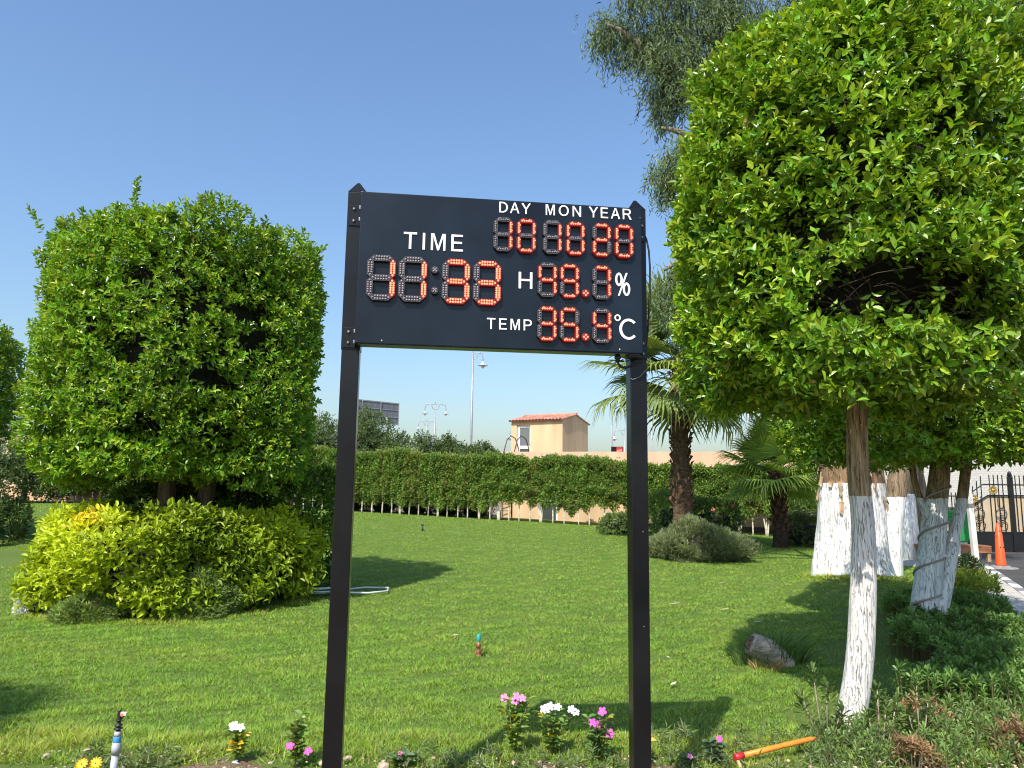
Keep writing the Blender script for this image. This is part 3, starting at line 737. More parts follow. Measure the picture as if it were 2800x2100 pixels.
# ------------------------------------------------------------ left clipped tree
PROF_L = [(a_ * .935, b_) for a_, b_ in [(0, 1.95), (1.1, 1.82), (1.75, 1.60), (2.00, 1.86), (2.08, 2.9), (2.08, 3.8), (2.03, 4.6), (1.97, 5.02), (1.82, 5.24), (.9, 5.28), (0, 5.28)]]
M_BARKL = barkmat('grey_bark', -1, (.20, .165, .12))
def big_topiary(loc, label, prof, n, holes=(), shoots=(), tone=1.0, L=.088, W=.042):
    t = empty('topiary_tree', loc); tag(t, label, 'tree', 'round clipped ficus trees')
    base = tuple(np.array(FIC) * tone); tip = tuple(np.array(FICT) * tone)
    arr = [crown_leaves(prof, n, 7, L, W, T_FULL, base, .22, holes, .17, 1.6, .42, tip, .45, facing(loc), .12)]
    for p, d, ln, k in shoots: arr.append(shoot(p, d, ln, k, L, W, (.17, .30, .022)))
    crown_obj(t, arr, T_FULL, M_LEAF)
    link('twig_shade_core', core_mesh('twig_shade_core', prof, .52, M_TWIG_SHADE, .14, 44, [(h[0], np.array(h[1]) * 1.3, .35) for h in holes]), t)
    for k, (x, y, r_) in enumerate(((-.02, -.25, .13), (.42, -.1, .12))):
        link('trunk', trunk_mesh('trunk', [(x, y, -.1), (x - .03, y, .7), (x + .04 * k, y, 1.4), (x * 1.2, y, 2.3)], [r_ * 1.15, r_, r_ * .95, r_ * .8], M_BARKL, 16, 24, .06, 7, .2, k), t)
    return t
big_topiary((-4.78, 10.6, 0), 'broad clipped round green tree rising from the yellow shrub ring', PROF_L, 17500,
    holes=[((.05, -2.15, 3.28), (.30, .5, .26), .3), ((1.1, -1.75, 2.95), (.28, .5, .2), .3), ((.1, -2.1, 4.2), (.24, .5, .18), .3), ((1.5, -1.5, 3.9), (.3, .5, .16), .2), ((-.9, -1.95, 2.3), (.3, .5, .12), .2)],
    shoots=[((-.55, -.9, 5.25), (.15, -.1, 1), .62, 16), ((-.45, -.9, 5.2), (.05, 0, 1), .45, 12), ((-1.72, -.9, 5.1), (-.55, 0, 1), .34, 8), ((.42, -.9, 5.3), (-.1, 0, 1), .28, 9), ((.62, -.8, 5.3), (.1, 0, 1), .30, 9), ((.5, -.8, 5.3), (0, .1, 1), .34, 9), ((.05, -.9, 5.3), (.1, 0, 1), .18, 6), ((1.75, -.8, 5.0), (.3, 0, 1), .18, 6), ((-1.1, -1.0, 5.2), (0, 0, 1), .15, 6), ((1.95, -.5, 4.9), (.6, 0, .7), .16, 5)])
PROF_L2 = [(0, 2.9), (1.3, 2.75), (1.8, 2.75), (2.05, 3.1), (2.1, 3.8), (2.1, 4.6), (1.95, 5.2), (1.5, 5.5), (0, 5.6)]
big_topiary((-14.25, 17.5, 0), 'clipped round green tree cut off by the left edge', PROF_L2, 8000, tone=.85, L=.10, W=.05)

# ------------------------------------------------------------ golden ring shrub round its foot
def mound_prof(): return [(.80, .0), (.97, .12), (1.03, .4), (1.0, .70), (.88, .92), (.6, 1.0), (.25, .96), (0, .95)]
def mound(name, loc, rx, ry, h, n, per, L, W, T, base, var, mat, label, cat, tip=None, lump=.10, lfreq=2.5, deep=.2, up=.5, group=None, core=True, a0=30, a1=80, stem=.08, rz=0, kind=None, colfn=None, inner='twig_shade_core', back=.5, prof=None):
    t = empty(name, loc, rz); tag(t, label, cat, group, kind)
    p = np.array(prof or mound_prof()); s = np.array([rx, ry, h])
    arr = crown_leaves(p, n, per, L, W, T, base, var, (), 0, 1, 0, tip, up, None, stem, rng, a0, a1)
    B = arr[0] * s
    # lumps and depth
    d = unit(B * np.array([1, 1, .6]) + 1e-6)
    B = B + d * ((vn(B, lfreq, 3) * lump + vn(B, lfreq * 2.3, 4) * lump * .5) - deep * rng.uniform(0, 1, len(B)) ** 2 * .6)[:, None]
    B[:, 2] = np.maximum(B[:, 2], .01)
    c = arr[5]
    if colfn is not None: c = colfn(B, c)
    link('foliage', leaves_mesh('foliage', B, arr[1], arr[2], arr[3], arr[4], T, c, mat), t)
    if core:
        q = [(r_ * .86, z * .86) for r_, z in p]
        me = core_mesh(inner, q, .02, M_TWIG_SHADE, .03, 28)
        o = link(inner, me, t); o.scale = (rx * .72, ry * .72, h * .76)
    return t
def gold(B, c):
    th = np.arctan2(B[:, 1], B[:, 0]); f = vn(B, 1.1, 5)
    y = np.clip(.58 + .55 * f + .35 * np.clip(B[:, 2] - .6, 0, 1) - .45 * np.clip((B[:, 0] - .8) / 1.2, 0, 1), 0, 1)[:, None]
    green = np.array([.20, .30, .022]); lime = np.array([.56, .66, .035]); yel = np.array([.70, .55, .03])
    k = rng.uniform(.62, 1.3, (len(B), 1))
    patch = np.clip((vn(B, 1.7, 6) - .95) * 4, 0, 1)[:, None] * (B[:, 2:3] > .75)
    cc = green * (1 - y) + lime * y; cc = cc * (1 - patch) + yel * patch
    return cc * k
PROF_SOFT = [(.75, 0), (.95, .15), (1.0, .35), (.88, .6), (.62, .82), (.35, .95), (0, 1.0)]
PROF_RING = [(.88, .10), (.97, .16), (1.03, .35), (1.02, .66), (.92, .90), (.75, 1.0), (.55, .93), (.40, .6), (.38, .3), (.3, .2)]
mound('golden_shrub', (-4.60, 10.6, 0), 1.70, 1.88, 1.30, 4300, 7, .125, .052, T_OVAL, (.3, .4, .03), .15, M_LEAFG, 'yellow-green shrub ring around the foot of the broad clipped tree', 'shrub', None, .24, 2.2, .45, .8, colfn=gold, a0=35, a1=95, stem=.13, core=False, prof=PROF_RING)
link('stem_shade_core', core_mesh('stem_shade_core', [(.1, 0), (1.22, 0), (1.38, .3), (1.35, .7), (1.2, .92), (.1, .9)], .02, M_TWIG_SHADE, .09, 40), bpy.data.objects['golden_shrub'])  # dark core painted for the shade among the shrub's stems
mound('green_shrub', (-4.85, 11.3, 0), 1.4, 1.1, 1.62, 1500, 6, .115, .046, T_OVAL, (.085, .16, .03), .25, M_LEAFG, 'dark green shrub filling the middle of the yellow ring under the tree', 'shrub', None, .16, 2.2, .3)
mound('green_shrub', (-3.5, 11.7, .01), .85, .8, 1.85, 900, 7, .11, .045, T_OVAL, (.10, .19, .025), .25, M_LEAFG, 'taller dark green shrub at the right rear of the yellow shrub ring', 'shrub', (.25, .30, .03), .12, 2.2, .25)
NEED = dict(T=T_LANC, mat=M_LEAFD)
for (x, y, rx, h, lb) in ((-3.75, 9.40, .36, .56, 'dark feathery evergreen bush in the middle of the yellow ring\'s front'), (-4.95, 9.06, .40, .40, 'low grey-green feathery bush at the left front of the yellow ring')):
    mound('evergreen_bush', (x, y, 0), rx, .36, h, 2000, 9, .075, .013, T_LANC, (.21, .295, .08), .35, M_LEAFD, lb, 'shrub', None, .16, 4, .30, .8, a0=15, a1=50, stem=.09, prof=PROF_SOFT)
m_silver = leafmat('felted_leaf', .8, .1, .2)
mound('silver_plant', (-5.92, 9.40, 0), .18, .15, .34, 150, 8, .05, .022, T_OBOV, (.60, .62, .60), .12, m_silver, 'small silvery white leaved plant at the left end of the yellow ring', 'plant', None, .04, 6, .05, .7, stem=.03)
mound('green_shrub', (-13.6, 17.3, 0), 2.1, 2.0, 1.25, 1700, 6, .13, .05, T_OVAL, (.075, .125, .03), .25, M_LEAFG, 'dark drooping shrub under the left edge tree', 'shrub', None, .15, 1.6, .3, .3)

# ------------------------------------------------------------ near clipped tree at the right
PROF_R = [(0, 2.36), (.80, 2.26), (1.04, 2.24), (1.20, 2.48), (1.275, 3.0), (1.275, 3.95), (1.25, 4.40), (1.13, 4.82), (.88, 5.12), (.55, 5.26), (0, 5.30)]
T1 = (2.56, 5.35, 0)
t1 = empty('topiary_tree', T1); tag(t1, 'near clipped tree with one slim lime-washed trunk and a hollow in its crown', 'tree', 'round clipped ficus trees')
HOLE1 = [((-.28, -1.27, 2.83), (.60, .60, .235), .75), ((.16, -1.2, 2.74), (.38, .5, .15), .2)]
A = crown_leaves(PROF_R, 14000, 7, 0.078, .039, T_FULL, FIC, .20, HOLE1[:2], .12, 2.4, .36, FICT, .5, facing(T1, .5), .11)
Wp = A[0] + np.array(T1); v = unit(CAM - Wp); dist = np.linalg.norm(CAM - Wp, axis=1)
nrm = unit(np.cross(np.cross(A[1], A[2]), A[1])); face = np.abs((nrm * v).sum(1))
# the front layer seen largest
rad = np.hypot(A[0][:, 0], A[0][:, 1]); score = A[3] / dist * face + .02 * (rad > 1.28)
score[(Wp[:, 0] / Wp[:, 1] > .69)] = 0
pick = np.argsort(-score)[:300]; rest = np.ones(len(score), bool); rest[pick] = False
lv = []
for q in range(5):
    c_ = np.array(FIC) * (1 - q / 5) + np.array(FICT) * q / 5 * .8
    tv, tf = T_FULL; lv.append(npmesh('leaf', tv, [np.array(tf)], M_LEAF, col=np.repeat(c_[None] * 1.02, len(tv), 0)))
for i in pick:
    D = Vector(A[1][i]).normalized(); Sx = D.cross(Vector(A[2][i])).normalized(); Nn = Sx.cross(D)
    L_, W_ = float(A[3][i]), float(A[4][i])
    o = link('leaf', lv[int(rng.integers(0, 5))], t1)
    B_ = A[0][i]
    o.matrix_local = Matrix(((Sx.x*W_, D.x*L_, Nn.x*L_, B_[0]), (Sx.y*W_, D.y*L_, Nn.y*L_, B_[1]), (Sx.z*W_, D.z*L_, Nn.z*L_, B_[2]), (0, 0, 0, 1)))
cr_ = crown_obj(t1, [tuple(a[rest] for a in A)], T_FULL, M_LEAF); tag(cr_, kind='stuff')
link('twig_shade_core', core_mesh('twig_shade_core', PROF_R, .42, M_TWIG_SHADE, .07, 48, [((-.25, -1.0, 2.78), (.55, .8, .24), .35)]), t1)
m = MB(); rt = random.Random(5)
for k in range(70):
    x0 = rt.uniform(-.55, .25); z0 = 2.78 + rt.uniform(-.25, .25); y0 = -rt.uniform(.55, .92)
    dx, dz, dy = rt.uniform(-.35, .35), rt.uniform(-.16, .16), rt.uniform(-.25, .2)
    m.tube([(x0, y0, z0), (x0 + dx * .5, y0 + dy * .5 - .03, z0 + dz * .5 + .02), (x0 + dx, y0 + dy, z0 + dz)], [.0045, .0035, .002], 4, cap=False)
m.build('twigs', plain('dry_twig', (.045, .028, .017), .9, 0, .3, 20), t1)
M_BARK1 = barkmat('limewashed_bark_slim', 1.60, (.50, .37, .21), (.74, .72, .67), .17, 30, 1.0, crack=.62)
link('trunk', trunk_mesh('trunk', [(-.22, 0, -.12), (-.195, 0, 0), (-.105, 0, .39), (-.05, 0, .86), (-.02, 0, 1.34), (-.035, 0, 1.84), (-.015, 0, 2.33), (0, 0, 2.8)], [.115, .10, .093, .087, .08, .074, .072, .07], M_BARK1, 26, 90, .05, 9, .10, 1), t1)
for d_ in ((.3, -.1), (-.25, .2), (.1, .3), (-.2, -.25)):
    link('branch', trunk_mesh('branch', [(.04, 0, 2.55), (.04 + d_[0] * .5, d_[1] * .5, 2.9), (d_[0] * 1.6, d_[1] * 1.6, 3.5)], [.05, .04, .025], M_BARKL, 10, 14, .05), t1)

# ------------------------------------------------------------ second clipped tree: three lime-washed stems and a rope
PROF_R2 = [(0, 2.08), (1.0, 1.98), (1.45, 1.98), (1.62, 2.25), (1.68, 2.9), (1.66, 3.8), (1.5, 4.5), (1.1, 4.85), (0, 4.95)]
T2 = (5.05, 8.7, 0)
t2 = empty('topiary_tree', T2); tag(t2, 'clipped tree behind the slim trunk, on three pale stems wound with rope', 'tree', 'round clipped ficus trees')
crown_obj(t2, [crown_leaves(PROF_R2, 8500, 6, .088, .044, T_OVAL, FIC, .22, (), .13, 2.0, .3, FICT, .35, facing(T2, .4), .12)], T_OVAL, M_LEAF)
link('twig_shade_core', core_mesh('twig_shade_core', PROF_R2, .48, M_TWIG_SHADE, .08, 44), t2)
M_BARK2 = barkmat('limewashed_bark_stems', 1.57, (.40, .29, .16), (.70, .73, .72), .22, 24, 1.0, crack=.55)
main = [(-.40, -.1, -.1), (-.38, -.1, .02), (-.25, -.1, .66), (-.13, -.1, 1.34), (-.02, -.1, 1.98), (.05, -.1, 2.6)]
link('trunk', trunk_mesh('trunk', main, [.165, .15, .145, .13, .105, .09], M_BARK2, 24, 70, .06, 8, .12, 3), t2)
link('trunk', trunk_mesh('trunk', [(-.18, -.06, 1.30), (-.24, -.06, 1.5), (-.31, -.06, 1.73), (-.35, -.06, 2.1)], [.048, .042, .037, .034], M_BARK2, 14, 30, .05, 9, 0, 4), t2)
link('trunk', trunk_mesh('trunk', [(-.22, -.15, .15), (-.09, -.17, .62), (.07, -.14, 1.19), (.19, -.12, 1.56), (.29, -.12, 2.1)], [.085, .078, .066, .06, .055], M_BARK2, 16, 44, .05, 9, .05, 5), t2)
def on_main(z):
    P_ = np.array(main); return np.array([np.interp(z, P_[:, 2], P_[:, 0]), np.interp(z, P_[:, 2], P_[:, 1]), z, np.interp(z, P_[:, 2], [.165, .15, .145, .13, .105, .09])])
rp = []
for k in range(150):
    t = k / 149; a = -.4 + t * 2 * math.pi * 4.3; p = on_main(.12 + 1.72 * t); rr = p[3] + .010
    rp.append((p[0] + rr * math.cos(a), p[1] + rr * math.sin(a), p[2] + .03 * math.cos(a + 2.2)))
m = MB(); m.tube(rp, .012, 7)
rope = m.build('rope', plain('grey_rope', (.30, .28, .24), .9, 0, .15, 60, .6, 120)); rope.location = T2
tag(rope, 'grey rope wound in a spiral round the middle stem of the three-stemmed tree', 'rope')

# ------------------------------------------------------------ old eucalyptus with the huge lime-washed trunk
M_BARKE = barkmat('limewashed_bark_huge', 1.80, (.33, .21, .12), (.80, .80, .77), .34, 17, 1.0, (.46, .38, .29), .45)
te = empty('eucalyptus_tree', (6.25, 13.7, 0)); tag(te, 'old eucalyptus with a huge flaking white-painted trunk', 'tree')
link('trunk', trunk_mesh('trunk', [(0, 0, -.15), (0, 0, .06), (.02, 0, .6), (.05, 0, 1.3), (.08, 0, 2.0), (.0, .05, 3.4), (-.2, .1, 5.2)], [.74, .70, .62, .58, .53, .46, .36], M_BARKE, 72, 170, .085, 4.2, .16, 2), te)
# ragged peeling bark above the paint
m = MB(); rt = random.Random(2)
for k in range(70):
    a = rt.uniform(0, 2*math.pi); z = rt.uniform(1.45, 2.4); r_ = .56 + rt.uniform(0, .03); h_ = rt.uniform(.08, .3); w_ = rt.uniform(.015, .05)
    c_ = Vector((.07 + r_ * math.cos(a), r_ * math.sin(a), z)); o_ = Vector((math.cos(a), math.sin(a), 0)); s_ = Vector((-math.sin(a), math.cos(a), 0))
    m.poly([c_ - s_ * w_, c_ + s_ * w_, c_ + s_ * w_ * .6 - Vector((0, 0, h_)) + o_ * .05 * rt.uniform(.3, 1.3), c_ - s_ * w_ * .5 - Vector((0, 0, h_ * .8)) + o_ * .06 * rt.uniform(.3, 1.3)])
m.build('peeling_bark', plain('loose_bark', (.36, .24, .14), .9, 0, .35, 7), te)['kind'] = 'stuff'
LB = [[(-.2, .1, 5.0), (-1.0, .0, 6.6), (-2.2, -.4, 8.0), (-3.3, -.6, 9.6)], [(-.2, .1, 5.0), (.4, .2, 7.0), (1.4, .1, 9.0), (2.6, 0, 11.2)], [(-1.0, 0, 6.6), (-1.4, -.1, 8.4), (-1.8, -.2, 10.4), (-2.6, 0, 12.0)], [(-.6, .1, 5.9), (-1.9, -.5, 6.5), (-3.1, -.7, 7.1)], [(-2.2, -.4, 8.0), (-3.1, -.7, 8.3), (-3.5, -.7, 8.4)], [(-3.0, -.5, 9.2), (-4.0, -.7, 10.2), (-4.5, -.7, 10.5)], [(-1.9, -.5, 6.5), (-2.9, -.6, 6.0), (-3.5, -.8, 5.6)]]
M_BARKB = plain('grey_branch', (.22, .18, .14), .9, 0, .25, 8, .5, 30)
for b in LB: link('branch', trunk_mesh('branch', b, np.linspace(.20 if b[0][2] < 5.5 else .09, .03, len(b)), M_BARKB, 12, 26, .05), te)
def euc_clumps(cl, seed, n=185):
    rg = np.random.default_rng(seed); P = []; Dm = []
    for (x, y, z, r_) in cl:
        m_ = int(n * (r_ / .45) ** 2)
        q = rg.normal(0, .48, (m_, 3)) * r_ + np.array([x, y, z]); q[:, 2] -= np.abs(rg.normal(0, .35, m_)) * r_
        # small pendulous twigs: leaves strung down from a point
        k = 7; tw_ = np.repeat(q, k, 0); off = np.tile(np.linspace(0, .34, k), m_)[:, None]
        sw = np.repeat(rg.normal(0, .35, (m_, 3)), k, 0); sw[:, 2] = -1
        P.append(tw_ + unit(sw) * off); Dm.append(unit(sw) + rg.normal(0, .5, tw_.shape))
    P = np.concatenate(P); D = np.concatenate(Dm); m_ = len(P)
    return P, D, rg.normal(0, 1, (m_, 3)), .12 * rg.uniform(.6, 1.2, m_), .021 * rg.uniform(.7, 1.3, m_), tints(m_, (.155, .215, .10), .40, rg)
o = np.array(te.location)
E_PX = [(1.9,10.75,.5),(2.35,10.55,.5),(2.75,10.3,.55),(2.75,9.9,.5),(3.15,9.8,.55),(2.85,9.4,.45),(2.85,9.0,.32),(3.5,10.3,.6),(3.9,10.6,.6),(4.4,10.9,.6),(3.2,10.9,.6),(3.8,9.6,.5),(3.3,9.1,.4),(1.65,10.75,.3),(2.3,11.2,.5),(3.0,11.5,.6),(4.0,11.6,.7),
        (2.85,7.85,.34),(2.9,7.55,.34),(3.1,7.7,.4),(2.85,7.25,.22),(3.05,8.0,.3),
        (2.95,5.6,.30),(3.0,5.2,.36),(3.1,5.6,.4),(2.95,4.85,.25),
        (8.6,10.6,.8),(9.2,10.9,.8),(8.0,10.9,.7),(7.2,11.2,.8),(9.8,11.4,.9),(8.6,11.8,.9),(5.6,11.6,.8),(6.4,11.9,.8)]
crown_obj(te, [euc_clumps([(x - o[0], 13.0 - o[1] + rng.normal(0, .25), z, r_) for x, z, r_ in E_PX], 4)], T_LANC, M_LEAFD)

# further lime-washed trunks, their crowns hidden behind the clipped trees
def back_trunk(loc, pts, rads, ph, label, n=24, flake=.3):
    t = empty('eucalyptus_tree', loc); tag(t, label, 'tree')
    link('trunk', trunk_mesh('trunk', pts, rads, barkmat('limewashed_bark_far', ph, (.30, .22, .14), (.78, .78, .75), flake, 12, .7), n, 60, .06, 4, .12, 5), t)
    top = pts[-1]
    crown_obj(t, [euc_clumps([(top[0] + dx, top[1] + dy, top[2] + dz, .7) for dx, dy, dz in ((0, 0, .2), (.8, .2, .6), (-.7, .1, .7), (.2, -.5, 1.1), (.1, .5, 1.3))], int(abs(loc[0]) * 10), 90)], T_LANC, M_LEAFD)
    return t
back_trunk((7.62, 15.0, 0), [(-.05, 0, -.1), (-.02, 0, .1), (.05, 0, .9), (.22, 0, 1.7), (.5, 0, 2.8), (1.0, 0, 5.0)], [.27, .25, .22, .20, .18, .12], 1.55, 'leaning grey-white trunk just right of the huge white trunk')
back_trunk((10.05, 19.0, 0), [(0, 0, -.2), (0, 0, .05), (.02, 0, .9), (.03, 0, 1.7), (.05, 0, 3.0), (.2, 0, 5.2)], [.40, .36, .32, .28, .25, .18], 1.62, 'sunlit white-painted trunk with a brown scar, standing before the stone bench', flake=.26)
back_trunk((11.35, 20.6, 0), [(0, 0, -.2), (0, 0, .05), (.02, 0, .9), (.0, 0, 1.7), (-.15, 0, 3.0), (-.3, 0, 5.2)], [.33, .30, .27, .24, .2, .15], .55, 'bare beige trunk behind the stone bench')

# ------------------------------------------------------------ fan palms
def frond_mesh(seed, pet, fan, n=40, droop=.25, col=(.12, .165, .06), spread=112):
    rg = np.random.default_rng(seed); V = []; F = []; C_ = []
    # petiole
    k = 8
    for i in range(k):
        t = i / (k - 1); yv = pet * t; zv = -.10 * pet * t * t; w_ = .026 * (1 - .45 * t)
        V += [(-w_, yv, zv), (w_, yv, zv), (0, yv, zv - w_)]; C_ += [(.16, .19, .06)] * 3
    for i in range(k - 1):
        a = 3 * i
        for p, q in ((0, 1), (1, 2), (2, 0)): F += [(a+p, a+q, a+3+q), (a+p, a+3+q, a+3+p)]
    hub = np.array([0, pet, -.10 * pet])
    dphi = np.radians(2 * spread / n)
    for i in range(n):
        ph = np.radians(-spread + 2 * spread * (i + .5) / n)
        Ls = fan * (1 - .22 * abs(ph) / np.radians(spread)) * rg.uniform(.92, 1.06)
        d = np.array([np.sin(ph), np.cos(ph), 0]); s = np.array([np.cos(ph), -np.sin(ph), 0])
        m1 = Ls * .5; hw = m1 * dphi * .62
        base = hub + d * .03
        lift = .10 * np.cos(ph)
        mid = hub + d * m1 + np.array([0, 0, lift * m1 - .05 * m1]); z2 = droop * rg.uniform(.5, 1.5)
        m2 = hub + d * Ls * .78 + np.array([0, 0, lift * m1 - z2 * Ls * .18]); tip = hub + d * Ls * .98 + s * rg.normal(0, .03) * Ls + np.array([0, 0, -z2 * Ls * .55])
        b = len(V)
        up = np.array([0, 0, hw * .35])
        for p in (base, mid - s * hw + up, mid - up * .4, mid + s * hw + up, m2 - s * hw * .62 + up * .6, m2 - up * .3, m2 + s * hw * .62 + up * .6, tip): V.append(tuple(p))
        F += [(b, b+2, b+1), (b, b+3, b+2), (b+1, b+2, b+5), (b+1, b+5, b+4), (b+2, b+3, b+6), (b+2, b+6, b+5), (b+4, b+5, b+7), (b+5, b+6, b+7)]
        cc = np.array(col) * rg.uniform(.8, 1.2); C_ += [tuple(cc)] * 7 + [tuple(cc * np.array([1.8, 1.35, 1.0]))]
    return npmesh('frond', V, [np.array(F)], M_LEAFD, col=np.array(C_))
def fan_palm(loc, trunk_h, r_, pet, fan, nf, label, seed, elev=(-45, 75), col=(.12, .165, .06), boots=160, tone=(.13, .085, .055)):
    rg = np.random.default_rng(seed); t = empty('fan_palm', loc); tag(t, label, 'palm tree')
    link('trunk', trunk_mesh('trunk', [(0, 0, -.1), (.01, 0, trunk_h * .3), (-.02, 0, trunk_h * .65), (0, 0, trunk_h)], [r_ * 1.15, r_, r_ * .85, r_ * .8], plain('palm_trunk', tone, .95, 0, .4, 9, 1.0, 24, .1, (1, 1, 2.5)), 20, 50, .10, 8), t)
    if boots:
        V = []; F = []
        for k in range(boots):
            z = trunk_h * (.22 + .78 * k / boots); a = k * 2.4; rr = r_ * (.95 - .15 * z / trunk_h)
            c = np.array([rr * np.cos(a), rr * np.sin(a), z]); od = np.array([np.cos(a), np.sin(a), 0]); sd = np.array([-np.sin(a), np.cos(a), 0])
            l_ = rg.uniform(.10, .24); w_ = rg.uniform(.05, .08)
            b = len(V); tip = c + od * l_ * .75 + np.array([0, 0, l_ * rg.uniform(.2, .9)]); V += [tuple(c - sd * w_ - [0, 0, .08]), tuple(c + sd * w_ - [0, 0, .08]), tuple(tip + sd * w_ * .4), tuple(tip - sd * w_ * .4), tuple(c + od * .05 + [0, 0, .12])]
            F += [(b, b+1, b+2, b+3), (b, b+3, b+4, b+4), (b+1, b+4, b+2, b+2)]
        F3 = [f for f in F]
        me = bpy.data.meshes.new('leaf_bases'); me.from_pydata([tuple(map(float, v)) for v in V], [], [f if f[2] != f[3] else f[:3] for f in F3]); me.materials.append(plain('palm_boot', (.12, .062, .036), .95, 0, .4, 6)); me.update()
        o = link('leaf_bases', me, t); o['kind'] = 'stuff'
    fm = [frond_mesh(seed * 10 + i, pet, fan, 40, d, col) for i, d in enumerate((.08, .18, .34, .55))]
    for k in range(nf):
        u = (k + .5) / nf; e = elev[1] + (elev[0] - elev[1]) * u ** 1.05 + rg.normal(0, 5); a = k * 137.5 + rg.normal(0, 8)
        me = fm[min(3, int(u * 3.2 + rg.uniform(0, .8)))]
        o = link('frond', me, t); s = rg.uniform(.85, 1.08)
        o.location = (.06 * math.cos(R(a)), .06 * math.sin(R(a)), trunk_h - .12 + .28 * (1 - u)); o.scale = (s, s, s)
        o.rotation_euler = (Matrix.Rotation(R(a), 3, 'Z') @ Matrix.Rotation(R(e), 3, 'X') @ Matrix.Rotation(R(rg.normal(0, 12)), 3, 'Y')).to_euler()
    return t
fan_palm((4.86, 21.0, 0), 5.15, .26, 1.35, 1.65, 48, 'tall fan palm with a brown shaggy trunk right of the sign', 5, (-36, 88), (.20, .27, .085))
fan_palm((7.98, 22.0, 0), 2.2, .20, .80, 1.15, 46, 'short bushy fan palm between the tall palm and the huge white trunk', 6, (-25, 85), (.28, .42, .10), 60, (.05, .035, .025))
fan_palm((-4.75, 3.9, 0), 1.05, .16, .55, .72, 18, 'low fan palm just outside the left edge, seen by its shadow', 8, (-10, 70), boots=30)

# ------------------------------------------------------------ clipped hedge trees along the building
hx = lambda x: 32.1 - .183 * (x + 8.3)
M_HSTEM = plain('pale_hedge_stem', (.62, .56, .46), .9, 0, .25, 9)
hv = []
for s_ in range(6):
    rg = np.random.default_rng(40 + s_); n = 2000
    x = rg.uniform(-.34, .34, n); zb = (.46 if s_ < 3 else .78) + .05 * (s_ % 3) + .16 * np.sin(x * 9 + s_)
    u = rg.uniform(0, 1, n); z = zb + (2.58 - zb) * u
    fr = rg.uniform(0, 1, n) < .62
    y = np.where(fr, -.42, rg.uniform(-.42, .45, n)); top = rg.uniform(0, 1, n) < .22; z = np.where(top, 2.58, z); y = np.where(top, rg.uniform(-.42, .45, n), y)
    P = np.stack([x, y, z], 1); lum = vn(P + s_ * 3, 3.4, s_) * .13 + vn(P, 8, s_) * .08
    nn = np.where(top[:, None], [[0, 0, 1.]], [[0, -1., .25]])
    P = P + nn * (lum - .22 * rg.uniform(0, 1, n) ** 2)[:, None]
    few = rg.uniform(0, 1, n) < .02; P[few, 2] += rg.uniform(.02, .18, few.sum())
    D = nn + np.array([0, 0, .25]) + rg.normal(0, .6, P.shape)
    B, LD, NN, t_, ii = sprigs(P, D, 2, .06, 30, 85, rg)
    m_ = len(B); g = (1 + .2 * vn(P, 2.2, s_ + 2))[ii]
    c = np.clip(np.array([.16, .255, .045])[None] * g[:, None] * (1 + .25 * rg.normal(0, 1, (m_, 1))), .01, .5); c[:, 0] *= 1 + .2 * rg.normal(0, 1, m_)
    if s_ in (1, 4): c *= np.array([1.25, 1.02, 1.2])
    crown = leaves_mesh('crown', B, LD, NN + rg.normal(0, .3, NN.shape), .10 * rg.uniform(.7, 1.2, m_), .056 * rg.uniform(.8, 1.2, m_), T_RHOM, c, M_LEAFG)
    m = MB(); k = int(rg.integers(1, 4))
    for q in range(k):
        a = (q - (k - 1) / 2) * .09
        m.tube([(a * .3, -.22, -.1), (a * .6 + rg.normal(0, .01), -.22, .3), (a * 1.4 + rg.normal(0, .02), -.20, .75), (a * 2.2, -.12, 1.3)], [.034, .029, .023, .014], 7)
    # solid dark box standing for twigs and the shade inside the crown
    V = []; 
    hv.append((crown, m.mesh('trunk', M_HSTEM), MB().box(-.33, .33, -.16, .22, 1.05, 2.38, .08).mesh('twig_shade', M_TWIG_SHADE)))
x = -20.0; rh = random.Random(3); i = 0
while x < 14.2:
    q = hv[rh.randrange(3) + (3 if x > -.8 and rh.random() < .85 else 0)]
    t = empty('hedge_tree', (x, hx(x), gzf(x, hx(x)) - .02), math.atan(-.183)); tag(t, 'slim-stemmed clipped tree forming one stretch of the long green hedge', 'hedge tree', 'clipped trees of the long hedge')
    t.scale = (rh.choice((-1, 1)) * 1.0, 1, rh.uniform(.945, 1.04))
    for me in q: link(me.name.split('.')[0], me, t)
    x += rh.uniform(.36, .50) if x < 2 else rh.uniform(.42, .60); i += 1

for k, x_ in enumerate((-8.4, -7.0, -5.6, -4.2, -2.8, -1.5)):  # dark bushes added to stand for the shade under the hedge
    mound('added_shade_bush', (x_, hx(x_) + 1.25, gzf(x_, hx(x_))), .85, .5, .95 + .1 * (k % 3), 420, 5, .10, .05, T_RHOM, (.06, .09, .03), .3, M_LEAFG, 'dark low bush added to stand for the shade behind the hedge stems', 'shrub', None, .15, 2, .3, .4, group='dark bushes added for the shade under the hedge')
